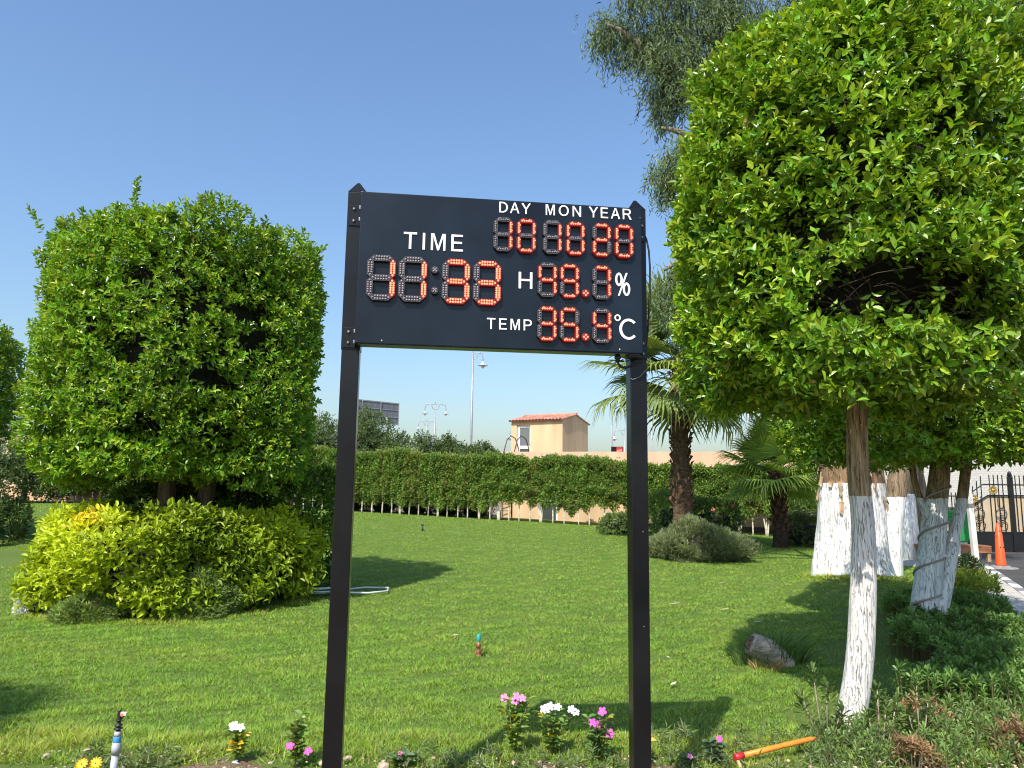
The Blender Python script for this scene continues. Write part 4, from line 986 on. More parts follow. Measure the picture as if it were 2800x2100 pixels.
# ------------------------------------------------------------ trees beyond the hedge
def bg_tree(loc, h, r_, label, seed, tone=(.095, .15, .05)):
    rg = np.random.default_rng(seed); t = empty('broadleaf_tree', loc); tag(t, label, 'tree', 'trees beyond the hedge')
    pr = [(0, h * .22), (r_ * .7, h * .24), (r_, h * .42), (r_ * 1.0, h * .64), (r_ * .85, h * .80), (r_ * .5, h * .95), (0, h)]
    a = crown_leaves(pr, int(1000 * r_ * h / 3), 5, .17, .085, T_RHOM, tone, .25, (), .28 * r_ / 1.3, 1.3, .4 * r_, (.11, .17, .04), .5, None, .2, rg)
    crown_obj(t, [a], T_RHOM, M_LEAFG); link('twig_shade_core', core_mesh('twig_shade_core', pr, .5 * r_, M_TWIG_SHADE, .12, 24), t)
    link('trunk', trunk_mesh('trunk', [(0, 0, -.1), (.05, 0, h * .3), (0, 0, h * .5)], [.14, .11, .07], M_BARKL, 10, 12), t)
for loc, h, r_, lb in (((-11.6, 45, 0), 5.9, 1.8, 'dark tree beyond the hedge, left of the left sign post'), ((-8.9, 45, 0), 6.5, 1.75, 'tallest dark tree beyond the hedge, in front of the billboard'), ((-7.0, 44, 0), 5.0, 1.2, 'small tree at the right foot of the tallest far tree'),
    ((-4.75, 40, 0), 4.6, 1.15, 'small bushy tree beyond the hedge under the two-armed lamp'), ((-3.45, 40, 0), 4.6, .85, 'slim small tree beyond the hedge left of the tall lamp pole'), ((-2.3, 38, 0), 4.0, .9, 'low tree beyond the hedge behind the tall lamp pole'), ((-1.35, 38, 0), 4.1, .9, 'low tree beyond the hedge beside the building corner')):
    bg_tree(loc, h, r_, lb, int(abs(loc[0]) * 10) + 1)
bg_tree((-20.4, 31, 0), 3.9, 2.6, 'dark tree mass behind the shrub at the left edge', 77)

# ------------------------------------------------------------ shrubs in the right background
def greyc(B, c): return np.array([.235, .28, .135])[None] * (1 + .35 * vn(B, 3, 7))[:, None] * rng.uniform(.6, 1.35, (len(B), 1))
mound('lavender_bush', (4.35, 17.35, 0), 1.12, .75, 1.0, 4600, 8, .11, .017, T_LANC, (.15, .17, .11), .25, M_LEAFD, 'wide grey-green fine-leaved bush at the foot of the tall palm', 'shrub', None, .26, 2.6, .42, 1.1, a0=12, a1=45, colfn=greyc, stem=.14, prof=PROF_SOFT)
ROSE = plain('pink_petal', (.72, .22, .20), .6, 0, .12, 8)
def rose_bush(x, y, r_, h, label, n, roses, tone=(.13, .21, .055)):
    t = mound('rose_bush', (x, y, gzf(x, y)), r_, r_ * .8, h, n, 6, .075, .038, T_OVAL, tone, .3, M_LEAFG, label, 'shrub', (.16, .2, .05), .16, 2.4, .3, .5, group='bushes before the hedge')
    for (dx, dz) in roses:
        m = MB()
        for q, (rr, zz) in enumerate(((.07, 0), (.055, .012), (.035, .026))):
            for k in range(5):
                a = k * 1.257 + q * .6; c_ = Vector((math.cos(a), 0, math.sin(a)))
                s_ = Vector((-math.sin(a), 0, math.cos(a)))
                m.poly([Vector((0, -zz, 0)), c_ * rr * .6 + s_ * rr * .5 + Vector((0, -zz - .01, 0)), c_ * rr + Vector((0, -zz - .03, 0)), c_ * rr * .6 - s_ * rr * .5 + Vector((0, -zz - .01, 0))])
        m.build('rose', ROSE, t, (dx, -r_ * .8, dz))
rose_bush(5.2, 23.6, .8, 1.5, 'rose bush with one pink bloom right against the tall palm trunk', 1300, [(.05, 1.42)])
rose_bush(6.6, 24.2, .95, 1.35, 'rose bush with two pink blooms between the palms', 1500, [(-.2, 1.0), (.42, 1.12)])
rose_bush(9.1, 23.0, .9, 1.0, 'thin bush with yellowing leaves right of the short palm', 800, [], (.11, .14, .045))
rose_bush(10.2, 25.5, .8, 1.7, 'dark leafy bush behind the huge white trunk', 900, [])
rose_bush(3.6, 24.8, .7, .75, 'low dark bush left of the tall palm trunk', 700, [])

# ------------------------------------------------------------ planted strip along the path
def rosettes(name, pts, hts, L, W, T, base, var, label, cat, kind=None, per=11, tip=None, a0=25, a1=85, mat=None, stalk=True, colfn=None):
    P = np.array(pts, float); n = len(P); H = np.array(hts)
    top = P.copy(); top[:, 2] += H
    D = np.array([[0, 0, 1.]]) + rng.normal(0, .3, (n, 3))
    B, LD, NN, t, i = sprigs(top, D, per, L * .9, a0, a1)
    m_ = len(B); c = np.array(base)[None] * np.clip(1 + var * rng.normal(0, 1, n), .4, 1.9)[i][:, None] * rng.uniform(.8, 1.2, (m_, 1))
    if tip is not None: c = c + (np.array(tip) - c) * (np.clip(t - .4, 0, 1) * rng.uniform(0, 1, n)[i])[:, None]
    if colfn: c = colfn(B, c, i)
    sz = rng.uniform(.75, 1.15, m_)
    V, F, k = leaf_arrays(B, LD, NN, L * sz, W * sz, T)
    cc = np.repeat(c, k, 0)
    if stalk:
        s0 = P + rng.normal(0, .02, P.shape) * [1, 1, 0]; s0[:, 2] = P[:, 2] - .01; w_ = .004
        A_ = np.array([[w_, 0, 0]]); V2 = np.stack([s0 - A_, s0 + A_, top + A_, top - A_], 1).reshape(-1, 3); F2 = np.arange(4 * n).reshape(-1, 4) + len(V)
        V = np.concatenate([V, V2]); cc = np.concatenate([cc, np.repeat([[.16, .13, .07]], 4 * n, 0)])
        polys = [F, F2] if F.shape[1] != 4 else [np.concatenate([F, F2])]
    else: polys = [F]
    o = link(name, npmesh(name, V, polys, mat or M_LEAFG, col=np.clip(cc, .005, .7))); tag(o, label, cat, kind=kind); return o
def scatter(n, fx, rg=rng):
    out = []
    while len(out) < n:
        x, y = rg.uniform(1.2, 8.5), rg.uniform(4.5, 14)
        if fx(x, y): out.append((x, y, gzf(x, y)))
    return out
lim = lambda x, y: pn(x, y) < PATH_L + .06
pts = scatter(2700, lambda x, y: 5.7 < y < 10.2 and x > 3.0 + .48 * (y - 5.5) + .2 * math.sin(y * 3) and lim(x, y))
rosettes('ground_cover', pts, [.10 + .22 * rng.uniform() ** .7 + .10 * math.sin(p[0] * 3) * math.sin(p[1] * 2.3) for p in pts], .062, .024, T_OBOV, (.14, .25, .06), .34, 'dark green low shrubs spreading along the paved path', 'ground cover', 'stuff', 13, (.10, .19, .04))
pts = scatter(2300, lambda x, y: 4.62 < y < 5.75 and x > 2.0 + .5 * math.sin(y * 5) * .3 + (.6 if y > 5.3 else 0))
rosettes('ground_cover', pts, [.03 + .12 * rng.uniform() ** 1.5 for p in pts], .05, .015, T_OBOV, (.17, .27, .075), .25, 'paler green low plants in the near right corner', 'ground cover', 'stuff', 11, (.20, .27, .10))
pts = scatter(90, lambda x, y: math.hypot((x - 7.42) / .5, (y - 12.1) / .65) < 1 and pn(x, y) < PATH_L + .22)
rosettes('euphorbia', pts, [.10 + .25 * rng.uniform() for p in pts], .11, .042, T_OBOV, (.26, .34, .05), .2, 'bright yellow-green succulent clump beside the path edging', 'shrub', None, 14, (.42, .42, .06))
pts = scatter(120, lambda x, y: math.hypot((x - 8.2) / .55, (y - 13.6) / .6) < 1 and pn(x, y) < PATH_L + .22)
rosettes('dark_bush', pts, [.15 + .40 * rng.uniform() for p in pts], .09, .03, T_OBOV, (.05, .09, .03), .25, 'small dark bush behind the yellow-green succulent clump', 'shrub', None, 13)
for (x, y, r_, lb, n) in ((2.92, 5.42, .17, 'dry brown leaf clump in front of the dark ground cover', 40), (3.38, 4.85, .30, 'large dry orange-brown clump in the near right corner', 130), (2.45, 4.62, .14, 'small dry brown clump right of the orange handle', 22)):
    pp = []
    while len(pp) < n:
        a, b = rng.uniform(-1, 1, 2)
        if a*a + b*b < 1: pp.append((x + a * r_, y + b * r_ * .8, 0))
    rosettes('dry_clump', pp, [.04 + .14 * rng.uniform() for p in pp], .06, .018, T_LANC, (.28, .17, .085), .3, lb, 'dead plant', None, 11, (.38, .27, .15), mat=M_LEAFD)
# pale weeds at the bed's edge
def wxy(n, x0, x1, y0, y1, rg=rng): return [(x, y, .0) for x, y in zip(rg.uniform(x0, x1, n), rg.uniform(y0, y1, n))]
for n_, x0, x1, y0, y1, lb in ((60, -.75, -.05, 4.40, 4.75, 'low weeds at the soil edge left of the pink flowers'), (200, .95, 2.3, 4.38, 5.2, 'grey-green weeds around the orange handle'), (80, -2.45, -1.9, 4.3, 4.6, 'low weeds beside the near sprinkler'), (60, .0, .9, 4.35, 4.7, 'sparse weeds beneath the flower row')):
    pts = wxy(n_, x0, x1, y0, y1); rosettes('weeds', pts, [.02 + .08 * rng.uniform() ** 2 for p in pts], .055, .012, T_LANC, (.15, .21, .085), .25, lb, 'weeds', 'stuff', 8, (.26, .29, .13), 30, 95, stalk=False)
# upright leafy shoots by the slim trunk
def shoots_plant(x, y, spec, label):
    t = empty('young_shrub', (x, y, gzf(x, y))); tag(t, label, 'shrub', 'young shrubs round the slim trunk')
    m = MB(); B_ = []
    for dx, dy, h_ in spec:
        m.tube([(dx * .3, dy * .3, -.02), (dx * .7, dy * .7, h_ * .5), (dx, dy, h_)], [.006, .005, .004], 5)
        B_.append(((dx, dy, h_), h_))
    m.build('stem', M_TWIGW, t)
    P = np.array([b[0] for b in B_]); P2 = np.concatenate([P, P * [1, 1, .82]]); D = np.repeat([[0, 0, 1.]], len(P2), 0) + rng.normal(0, .25, P2.shape)
    b, LD, NN, tt, i = sprigs(P2, D, 13, .07, 20, 85); m_ = len(b)
    link('foliage', leaves_mesh('foliage', b, LD, NN, .075 * rng.uniform(.7, 1.1, m_), .024 * rng.uniform(.8, 1.1, m_), T_OBOV, tints(m_, (.11, .18, .045), .22), M_LEAFG), t)
shoots_plant(2.12, 5.12, [(-.08, 0, .44), (.02, .03, .34), (-.14, .05, .26), (.1, 0, .20)], 'young shrub with tall leafy shoots left of the slim white trunk')
shoots_plant(2.40, 4.98, [(0, 0, .36), (.06, .02, .26), (-.07, .0, .20), (.12, .0, .28)], 'young shrub in front of the slim white trunk')
shoots_plant(2.72, 5.1, [(0, 0, .36), (.08, .02, .24), (-.05, .03, .18)], 'young shrub with bare tips right of the slim white trunk')
# ================================================================== THE CLOCK SIGN
sg = empty('led_clock_sign', (-.0426, 3.415, 0), R(7.0)); tag(sg, 'black outdoor display board on two posts with red time, date, humidity and temperature digits', 'sign')
BX0, BX1, BZ0, BZ1, BD = -.695, .682, 2.277, 3.015, .088
MB().box(BX0, BX1, 0, BD, BZ0, BZ1, .004).build('cabinet', M_BLACKM, sg)
m = MB(); m.box(BX0 + .012, BX1 - .012, .010, BD - .010, BZ0 - .004, BZ0 - .0005); m.build('base_plate', plain('base_plate', (.05, .05, .052), .3, .3, .1, 4), sg)
for px_ in (-.721, .688):
    MB().box(px_ - .042, px_ + .042, .092, .176, -.3, 2.27, .004).build('post', M_BLACK, sg)
    o = MB().box(px_ - .045, px_ + .045, .089, .179, 2.262, 3.045, .003).build('post_sleeve', M_BLACK, sg)
    m = MB(); z0, z1 = 3.0455, 3.108; c = [(px_ - .0455, .0885), (px_ + .0455, .0885), (px_ + .0455, .1795), (px_ - .0455, .1795)]
    top = [(px_ + a * .006, .134 + b * .006) for a, b in ((-1, -1), (1, -1), (1, 1), (-1, 1))]
    A = [m.bm.verts.new((x, y, z0)) for x, y in c]; B = [m.bm.verts.new((x, y, z1)) for x, y in top]
    m.bm.faces.new(A[::-1]); m.bm.faces.new(B); [m.bm.faces.new((A[k], A[(k+1) % 4], B[(k+1) % 4], B[k])) for k in range(4)]
    m.build('post_cap', M_BLACK, sg)
Mh = Matrix.Rotation(R(90), 4, 'X')
for side, px_ in ((-1, -.721), (1, .688)):
    for z0, z1 in ((2.872, 2.976), (2.270, 2.366)):
        bx = BX0 if side < 0 else BX1
        x0, x1 = (px_ - .036, bx - .0045) if side < 0 else (bx + .0045, px_ + .036)
        m = MB(); m.box(x0, x1, .083, .0885, z0, z1, .001); m.box(min(bx + side*.001, bx + side*.004), max(bx + side*.001, bx + side*.004), .040, .0825, z0, z1)
        br_ = m.build('bracket', M_BLACK, sg)
        for z in (z0 + .022, z1 - .022):
            m = MB(); m.lathe([(.0085, 0), (.0085, .005), (.005, .008), (.003, .010)], 6, M=Matrix.Translation(((x0 + x1) / 2 - side * -.004, .083, z)) @ Mh); m.build('bolt', M_STEEL, br_)
            m = MB(); m.box(min(bx + side*.0045, bx + side*.011), max(bx + side*.0045, bx + side*.011), .05, .063, z - .008, z + .008, .001); m.build('bolt', M_STEEL, br_)
for x in (-.57, .567):
    MB().lathe([(.006, 0), (.005, .003), (.001, .0045)], 10, M=Matrix.Translation((x, 0, 2.292)) @ Mh).build('screw', M_STEEL, sg)
MB().lathe([(.004, 0), (.001, .003)], 8, M=Matrix.Translation((.676, 0, 2.965)) @ Mh).build('screw', M_STEEL, sg)

# seven-segment modules: every segment a raised housing with its own diodes
PROT = .021
def seg_outline(L, t, ch=1.0):
    h = t / 2; return [(-L/2, 0), (-L/2 + h * ch, h), (L/2 - h * ch, h), (L/2, 0), (L/2 - h * ch, -h), (-L/2 + h * ch, -h)]
def seg_mesh(L, t, big, on, vert):
    m = MB(); out = seg_outline(L - .003, t)
    rot = (lambda p: (p[1], p[0])) if vert else (lambda p: p)
    m.mi = 0; m.prism([rot(p) for p in out], -PROT + .002, -.0004)
    # thin raised rim
    m.mi = 2; n = len(out); inn = [(x * (1 - .0052 / (L / 2)), y * (1 - .0028 / (t / 2))) for x, y in out]
    for k in range(n):
        a, b, c, d = rot(out[k]), rot(out[(k+1) % n]), rot(inn[(k+1) % n]), rot(inn[k])
        y0, y1 = -PROT, -PROT + .002
        v = [m.bm.verts.new((p[0], y, p[1])) for y in (y0, y1) for p in (a, b, c, d)]
        for q in ((0,1,2,3), (0,1,5,4), (2,3,7,6)): f = m.bm.faces.new([v[i] for i in q]); f.material_index = 2
    m.mi = 1
    if big: dots = [(x * L * .118, s * t * .23) for x in (-2, -1, 0, 1, 2) for s in (-1, 1)] + [(-L * .36, 0), (L * .36, 0)]; r_ = .0051
    else: dots = [((x - 2) * L * .148, -.0008) for x in range(5)] + [((.5 - 2) * L * .148 + .0, .0052), ((3.3 - 2) * L * .148, .0052)]; r_ = .0045
    for i, (x, z) in enumerate(dots):
        rr = r_ * (.72 if (not big and i > 4) else 1)
        x, z = rot((x, z)); m.lathe([(rr, 0), (rr, .0025), (rr * .75, .0045), (rr * .25, .0055)], 8, M=Matrix.Translation((x, -PROT + .002, z)) @ Mh)
    return m.mesh('segment', [M_SEG_ON if on else M_SEG_OFF, M_LED_ON if on else M_LED_OFF, M_SEG_ON if on else M_SEG_RIM])
SEGS = {'0': 'abcdef', '1': 'bc', '2': 'abged', '3': 'abgcd', '4': 'fgbc', '5': 'afgcd', '6': 'afgedc', '7': 'abc', '8': 'abcdefg', '9': 'abfgcd'}
_sm = {}
def digit(ch, cx, cz, w_, h_, t, big):
    d = empty('digit', (cx, 0, cz), 0, sg)
    hl, vl = w_ - t, h_ / 2 - t / 2
    P = {'a': (0, h_/2 - t/2, 0), 'g': (0, 0, 0), 'd': (0, -h_/2 + t/2, 0), 'b': (w_/2 - t/2, vl/2, 1), 'c': (w_/2 - t/2, -vl/2, 1), 'f': (-w_/2 + t/2, vl/2, 1), 'e': (-w_/2 + t/2, -vl/2, 1)}
    for k, (x, z, v) in P.items():
        on = k in SEGS[ch]; key = (big, on, v)
        if key not in _sm: _sm[key] = seg_mesh(vl if v else hl, t, big, on, v)
        link('segment', _sm[key], d, (x, 0, z))
for ch, cx in zip('1133', (-.5844, -.4373, -.2334, -.0852)): digit(ch, cx, 2.5889, .1325, .218, .0285, True)
for ch, cx in zip('101020', (-.0123, .1012, .2292, .3435, .4748, .5878)): digit(ch, cx, 2.8335, .0942, .1690, .0205, False)
for ch, cx in zip('497', (.2059, .3152, .4748)): digit(ch, cx, 2.6180, .0950, .1690, .0205, False)
for ch, cx in zip('354', (.2059, .3148, .4745)): digit(ch, cx, 2.4020, .0950, .1690, .0205, False)
def dot(name, x, z, on, r_=.0185):
    m = MB(); m.mi = 0; m.lathe([(r_, 0), (r_, PROT - .002), (r_ - .002, PROT)], 20, M=Matrix.Translation((x, -.0004, z)) @ Mh)
    m.mi = 1
    for a, rr in ((45, .0085), (135, .0085), (225, .0085), (315, .0085), (0, 0)) if not on else ((0, .009), (90, .009), (180, .009), (270, .009)):
        m.lathe([(.0046, 0), (.0046, .002), (.001, .004)], 8, M=Matrix.Translation((x + rr * math.cos(R(a)), -.0005 - PROT, z + rr * math.sin(R(a)))) @ Mh)
    m.build(name, [M_SEG_ON if on else M_SEG_OFF, M_LED_ON if on else M_LED_OFF], sg)
dot('colon_dot', -.3345, 2.6390, False); dot('colon_dot', -.3330, 2.5393, False)
dot('decimal_point', .394, 2.5597, True, .0195); dot('decimal_point', .394, 2.3439, True, .0195)

# raised white letters
s = .135
def arc(cx, cy, rx, ry, a0, a1, n=20): return [(cx + rx * math.cos(R(a0 + (a1 - a0) * k / n)), cy + ry * math.sin(R(a0 + (a1 - a0) * k / n))) for k in range(n + 1)]
def G_T(): return .76, [[(.31, 0), (.45, 0), (.45, .88), (.76, .88), (.76, 1), (0, 1), (0, .88), (.31, .88)]]
def G_I(): return .14, [[(0, 0), (.135, 0), (.135, 1), (0, 1)]]
def G_M(): return .84, [[(0, 0), (.125, 0), (.125, .83), (.37, 0), (.47, 0), (.715, .83), (.715, 0), (.84, 0), (.84, 1), (.655, 1), (.42, .22), (.185, 1), (0, 1)]]
def G_E(): return .68, [[(0, 0), (.68, 0), (.68, .12), (.135, .12), (.135, .455), (.62, .455), (.62, .575), (.135, .575), (.135, .88), (.66, .88), (.66, 1), (0, 1)]]
def G_D(): return .78, [[(0, 0)] + arc(.30, .5, .48, .5, -90, 90) + [(0, 1)], ([(.135, .12)] + arc(.30, .5, .34, .38, -90, 90) + [(.135, .88)])[::-1]]
def G_A(): return .86, [[(0, 0), (.145, 0), (.24, .29), (.62, .29), (.715, 0), (.86, 0), (.50, 1), (.36, 1)], [(.28, .405), (.43, .86), (.58, .405)]]
def G_Y(): return .84, [[(.35, 0), (.485, 0), (.485, .42), (.84, 1), (.68, 1), (.42, .54), (.16, 1), (0, 1), (.35, .42)]]
def G_O(): return .92, [arc(.46, .5, .46, .515, 0, 360, 36)[:-1], arc(.46, .5, .32, .395, 360, 0, 36)[:-1]]
def G_N(): return .78, [[(0, 0), (.13, 0), (.13, .79), (.645, 0), (.78, 0), (.78, 1), (.65, 1), (.65, .21), (.135, 1), (0, 1)]]
def G_R(): return .82, [[(0, 0), (.135, 0), (.135, .44), (.36, .44), (.46, .38), (.66, 0), (.825, 0), (.60, .40), (.54, .46)] + arc(.46, .73, .30, .27, -75, 90, 14) + [(0, 1)], ([(.135, .555)] + arc(.44, .72, .18, .165, -90, 90, 12) + [(.135, .885)])[::-1]]
def G_H(): return .78, [[(0, 0), (.135, 0), (.135, .46), (.645, .46), (.645, 0), (.78, 0), (.78, 1), (.645, 1), (.645, .58), (.135, .58), (.135, 1), (0, 1)]]
def G_P(): return .74, [[(0, 0), (.135, 0), (.135, .40), (.42, .40)] + arc(.43, .70, .31, .30, -90, 90, 16) + [(0, 1)], ([(.135, .52)] + arc(.41, .70, .19, .18, -90, 90, 12) + [(.135, .88)])[::-1]]
def G_C():
    return .88, [arc(.46, .5, .46, .515, 42, 318, 34) + arc(.46, .5, .33, .395, 318, 42, 34)]
GL = {k[2:]: v for k, v in globals().items() if k.startswith('G_') and callable(v)}
def letter_mesh(contours, depth, name='letter'):
    cu = bpy.data.curves.new(name, 'CURVE'); cu.dimensions = '2D'; cu.fill_mode = 'BOTH'; cu.extrude = depth / 2; cu.bevel_depth = 0
    for c in contours:
        sp = cu.splines.new('POLY'); sp.points.add(len(c) - 1); sp.use_cyclic_u = True
        for p, q in zip(sp.points, c): p.co = (q[0], q[1], 0, 1)
    o = bpy.data.objects.new(name, cu)
    me = bpy.data.meshes.new_from_object(o); me.name = name
    bpy.data.objects.remove(o); bpy.data.curves.remove(cu)
    me.materials.clear(); me.materials.append(M_WHITE); return me
MLET = Matrix.Rotation(R(90), 4, 'X')
def word(txt, x0, x1, z0, h_, squeeze=None):
    wd = empty('lettering', (x0, -.0025, z0), 0, sg); ws = [GL[c]()[0] for c in txt]
    gap = ((x1 - x0) / h_ * 1.0 - sum(ws)) / max(len(txt) - 1, 1); sx = 1.0
    if len(txt) == 1: sx = (x1 - x0) / h_ / ws[0]; gap = 0
    elif gap < .10: sx = (x1 - x0) / h_ / (sum(ws) + .14 * (len(txt) - 1)); gap = .14 * sx
    x = 0
    for c, w_ in zip(txt, ws):
        me = letter_mesh([[(p[0] * h_ * sx, p[1] * h_) for p in k] for k in GL[c]()[1]], .004)
        o = link('letter', me, wd, (x, 0, 0)); o.rotation_euler = (R(90), 0, 0)
        x += (w_ * sx + gap) * h_
word('TIME', -.4872, -.2043, 2.7410, .0825); word('DAY', -.0318, .1228, 2.9490, .0540); word('MON', .1975, .3741, 2.9505, .0540); word('YEAR', .4142, .6306, 2.9515, .0545)
word('H', .0680, .1345, 2.5730, .0820); word('TEMP', -.0819, .1342, 2.3675, .0535)
wd = empty('lettering', (.5453, -.0025, 2.5600), 0, sg)
W_, H_ = .0752, .1160
def ell(cx, cy, rx, ry, a, b, n=24): return arc(cx, cy, rx, ry, a, b, n)[:-1]
for cc in ([ell(.0185, .082, .0185, .034, 0, 360), ell(.0185, .082, .0085, .0225, 360, 0)], [ell(.0567, .034, .0185, .034, 0, 360), ell(.0567, .034, .0085, .0225, 360, 0)], [[(.013, 0), (.0215, 0), (.0622, .116), (.0537, .116)]]):
    o = link('letter', letter_mesh(cc, .004), wd); o.rotation_euler = (R(90), 0, 0)
wd = empty('lettering', (.5642, -.0025, 2.3437), 0, sg)
o = link('letter', letter_mesh([[(p[0] * .1011, p[1] * .1011) for p in c] for c in G_C()[1]], .004), wd); o.rotation_euler = (R(90), 0, 0)
o = link('letter', letter_mesh([ell(-.0084, .1051, .0155, .0165, 0, 360), ell(-.0084, .1051, .0090, .0098, 360, 0)], .004), wd); o.rotation_euler = (R(90), 0, 0)
# cables
MB().tube([(.735, .13, 2.93), (.745, .12, 2.90), (.757, .12, 2.84), (.762, .12, 2.75), (.760, .12, 2.62), (.752, .13, 2.45), (.742, .15, 2.30), (.737, .17, 2.2)], .0052, 8).build('cable', M_RUBBER, sg)
MB().tube([(.568, .045, 2.276), (.568, .045, 2.25), (.572, .05, 2.232), (.590, .06, 2.218), (.615, .075, 2.216), (.640, .081, 2.226), (.675, .079, 2.244), (.708, .078, 2.262)], .0060, 8).build('cable', M_RUBBER, sg)
m = MB(); m.lathe([(.012, -.012), (.012, 0), (.016, .001), (.016, .012), (.012, .013), (.012, .02)], 12, c=(.568, .045, 2.254)); m.build('cable_gland', M_RUBBER, sg)
MB().box(.615, .678, .02, .08, 2.262, 2.2725, .002).build('junction_cover', M_RUBBER, sg)
MB().tube([(.640, .088, 2.170), (.655, .0845, 2.160), (.69, .0845, 2.175), (.722, .085, 2.21), (.735, .088, 2.22)], .0022, 6).build('cable', plain('grey_wire', (.16, .16, .16), .5), sg)
for z in (1.42, .98): MB().lathe([(.004, 0), (.001, .003)], 8, M=Matrix.Translation((.70, .0915, z)) @ Mh).build('screw', M_STEEL, sg)

# ================================================================== SMALL THINGS
# log stump with its tuft
st = empty('log_stump', (2.42, 7.25, 0), .35); tag(st, 'weathered grey log stump leaning in a grass tuft', 'stump')
me = trunk_mesh('log', [(.20, -.05, -.04), (.10, -.02, .06), (0, .01, .13), (-.10, .04, .19)], [.125, .125, .12, .105], plain('weathered_wood', (.37, .31, .24), .9, 0, .45, 22, 1.0, 60, .1, (.2, 1, 1)), 30, 40, .14, 11, .05, 2)
lg = link('log', me, st)
MB().lathe([(.075, 0), (.05, .006), (.02, .002)], 12, M=Matrix.Translation((-.102, .041, .191)) @ Matrix.Rotation(R(-58), 4, 'Y')).build('rotten_end', plain('rotten_end', (.16, .10, .06), .95, 0, .5, 30, .8, 60), st)
rg = np.random.default_rng(9)
def tuft(name, loc, n, rad, h_, base, label, cat, up=.5, w_=.004):
    a = rg.uniform(0, 6.28, n); r_ = rad * np.sqrt(rg.uniform(0, 1, n)); P = np.stack([r_ * np.cos(a), r_ * np.sin(a), np.zeros(n)], 1)
    D = np.stack([np.cos(a), np.sin(a), np.zeros(n)], 1) * rg.uniform(.1, 1, (n, 1)) * (1 - up) + rg.normal(0, .18, (n, 3)) + [0, 0, 1]; D = unit(D)
    L = h_ * rg.uniform(.45, 1.1, n); S_ = unit(np.cross(D, rg.normal(0, 1, (n, 3)))); bend = np.stack([np.cos(a), np.sin(a), np.zeros(n)], 1)
    m1 = P + D * (L * .55)[:, None]; tip = P + D * L[:, None] + bend * (L * .28)[:, None] - np.array([0, 0, 1]) * (L * .12)[:, None]
    V = np.stack([P - S_ * w_, P + S_ * w_, m1 + S_ * w_ * .8, m1 - S_ * w_ * .8, tip], 1).reshape(-1, 3)
    i = np.arange(n)[:, None] * 5
    c = tints(n, base, .3, rg)
    o = link(name, npmesh(name, V, [i + np.array([[0, 1, 2, 3]]), i + np.array([[3, 2, 4]])], M_GRASS, col=np.repeat(c, 5, 0))); o.location = loc
    tag(o, label, cat); return o
tuft('grass_tuft', (2.60, 7.42, 0), 520, .27, .36, (.11, .19, .045), 'tall dark grass tuft behind and right of the log stump', 'grass tuft')
tuft('grass_tuft', (2.28, 7.20, 0), 160, .16, .20, (.12, .19, .05), 'short green grass tuft at the left end of the log stump', 'grass tuft')
tuft('dry_grass', (2.40, 7.06, 0), 130, .16, .13, (.42, .32, .14), 'short dry straw tuft at the near foot of the log stump', 'grass tuft', .2)

# near sprinkler riser at the left
M_PVC = plain('grey_pvc', (.36, .38, .40), .45, 0, .15, 14); M_BLUE = plain('blue_band', (.06, .28, .55), .4); M_BLK = plain('black_plastic', (.015, .015, .016), .45)
sp = empty('sprinkler', (-2.125, 4.22, .01)); sp.scale = (.85, .85, .75); tag(sp, 'grey riser pipe with blue band and black impact sprinkler head, near left', 'sprinkler', 'lawn sprinklers')
m = MB(); m.tube([(-.022, 0, -.2), (0, 0, .205)], .0215, 16); m.build('riser_pipe', M_PVC, sp)
m = MB(); m.lathe([(.028, .205), (.028, .26), (.025, .265), (.024, .285)], 16, c=(.001, 0, 0)); m.build('coupling', M_PVC, sp)
MB().lathe([(.0235, .2855), (.0245, .29), (.0245, .318), (.0235, .323)], 16, c=(.002, 0, 0)).build('blue_band', M_BLUE, sp)
MB().lathe([(.021, .3235), (.020, .36)], 14, c=(.003, 0, 0)).build('reducer', M_PVC, sp)
m = MB(); m.lathe([(.013, .3605), (.013, .372), (.026, .374), (.026, .382), (.013, .384), (.013, .394), (.024, .396), (.024, .404), (.012, .406), (.012, .43), (.020, .432), (.018, .442)], 12, c=(.004, 0, 0)); m.box(-.004, .012, -.010, .010, .4421, .50); m.tube([(.004, 0, .49), (.018, -.004, .515)], .006, 6); m.tube([(.01, 0, .445), (.034, 0, .46), (.034, 0, .48)], .005, 6)
m.build('sprinkler_head', M_BLK, sp)
MB().box(-.045, -.006, -.010, .010, .468, .492, .004, M=Matrix.Rotation(.12, 4, 'Y')).build('hammer_arm', plain('cream_plastic', (.62, .55, .46), .4), sp)
MB().box(.0135, .034, -.012, .012, .464, .486, .005).build('nozzle', plain('orange_plastic', (.60, .20, .10), .4), sp)
# copper riser in the lawn
sp = empty('sprinkler', (-.29, 7.40, 0)); tag(sp, 'short copper-brown riser with a teal cap in the middle of the lawn', 'sprinkler', 'lawn sprinklers')
M_COP = plain('copper_brown', (.25, .10, .05), .5, .3, .4, 40)
MB().lathe([(.030, -.02), (.032, .015), (.024, .022), (.026, .03), (.026, .055), (.019, .065), (.019, .085), (.024, .088), (.024, .112), (.017, .12), (.017, .14)], 14).build('riser_pipe', M_COP, sp)
m = MB(); m.tube([(.024, -.01, .05), (.034, -.015, .06), (.026, -.01, .10)], .007, 6); m.build('valve', M_COP, sp)
MB().lathe([(.018, .1405), (.0205, .143), (.0205, .205), (.016, .21)], 14).build('cap', plain('teal_cap', (.03, .36, .32), .5), sp)
sp = empty('sprinkler', (-2.70, 23.0, gzf(-2.7, 23.0))); tag(sp, 'tiny dark sprinkler head far out on the lawn before the hedge', 'sprinkler', 'lawn sprinklers')
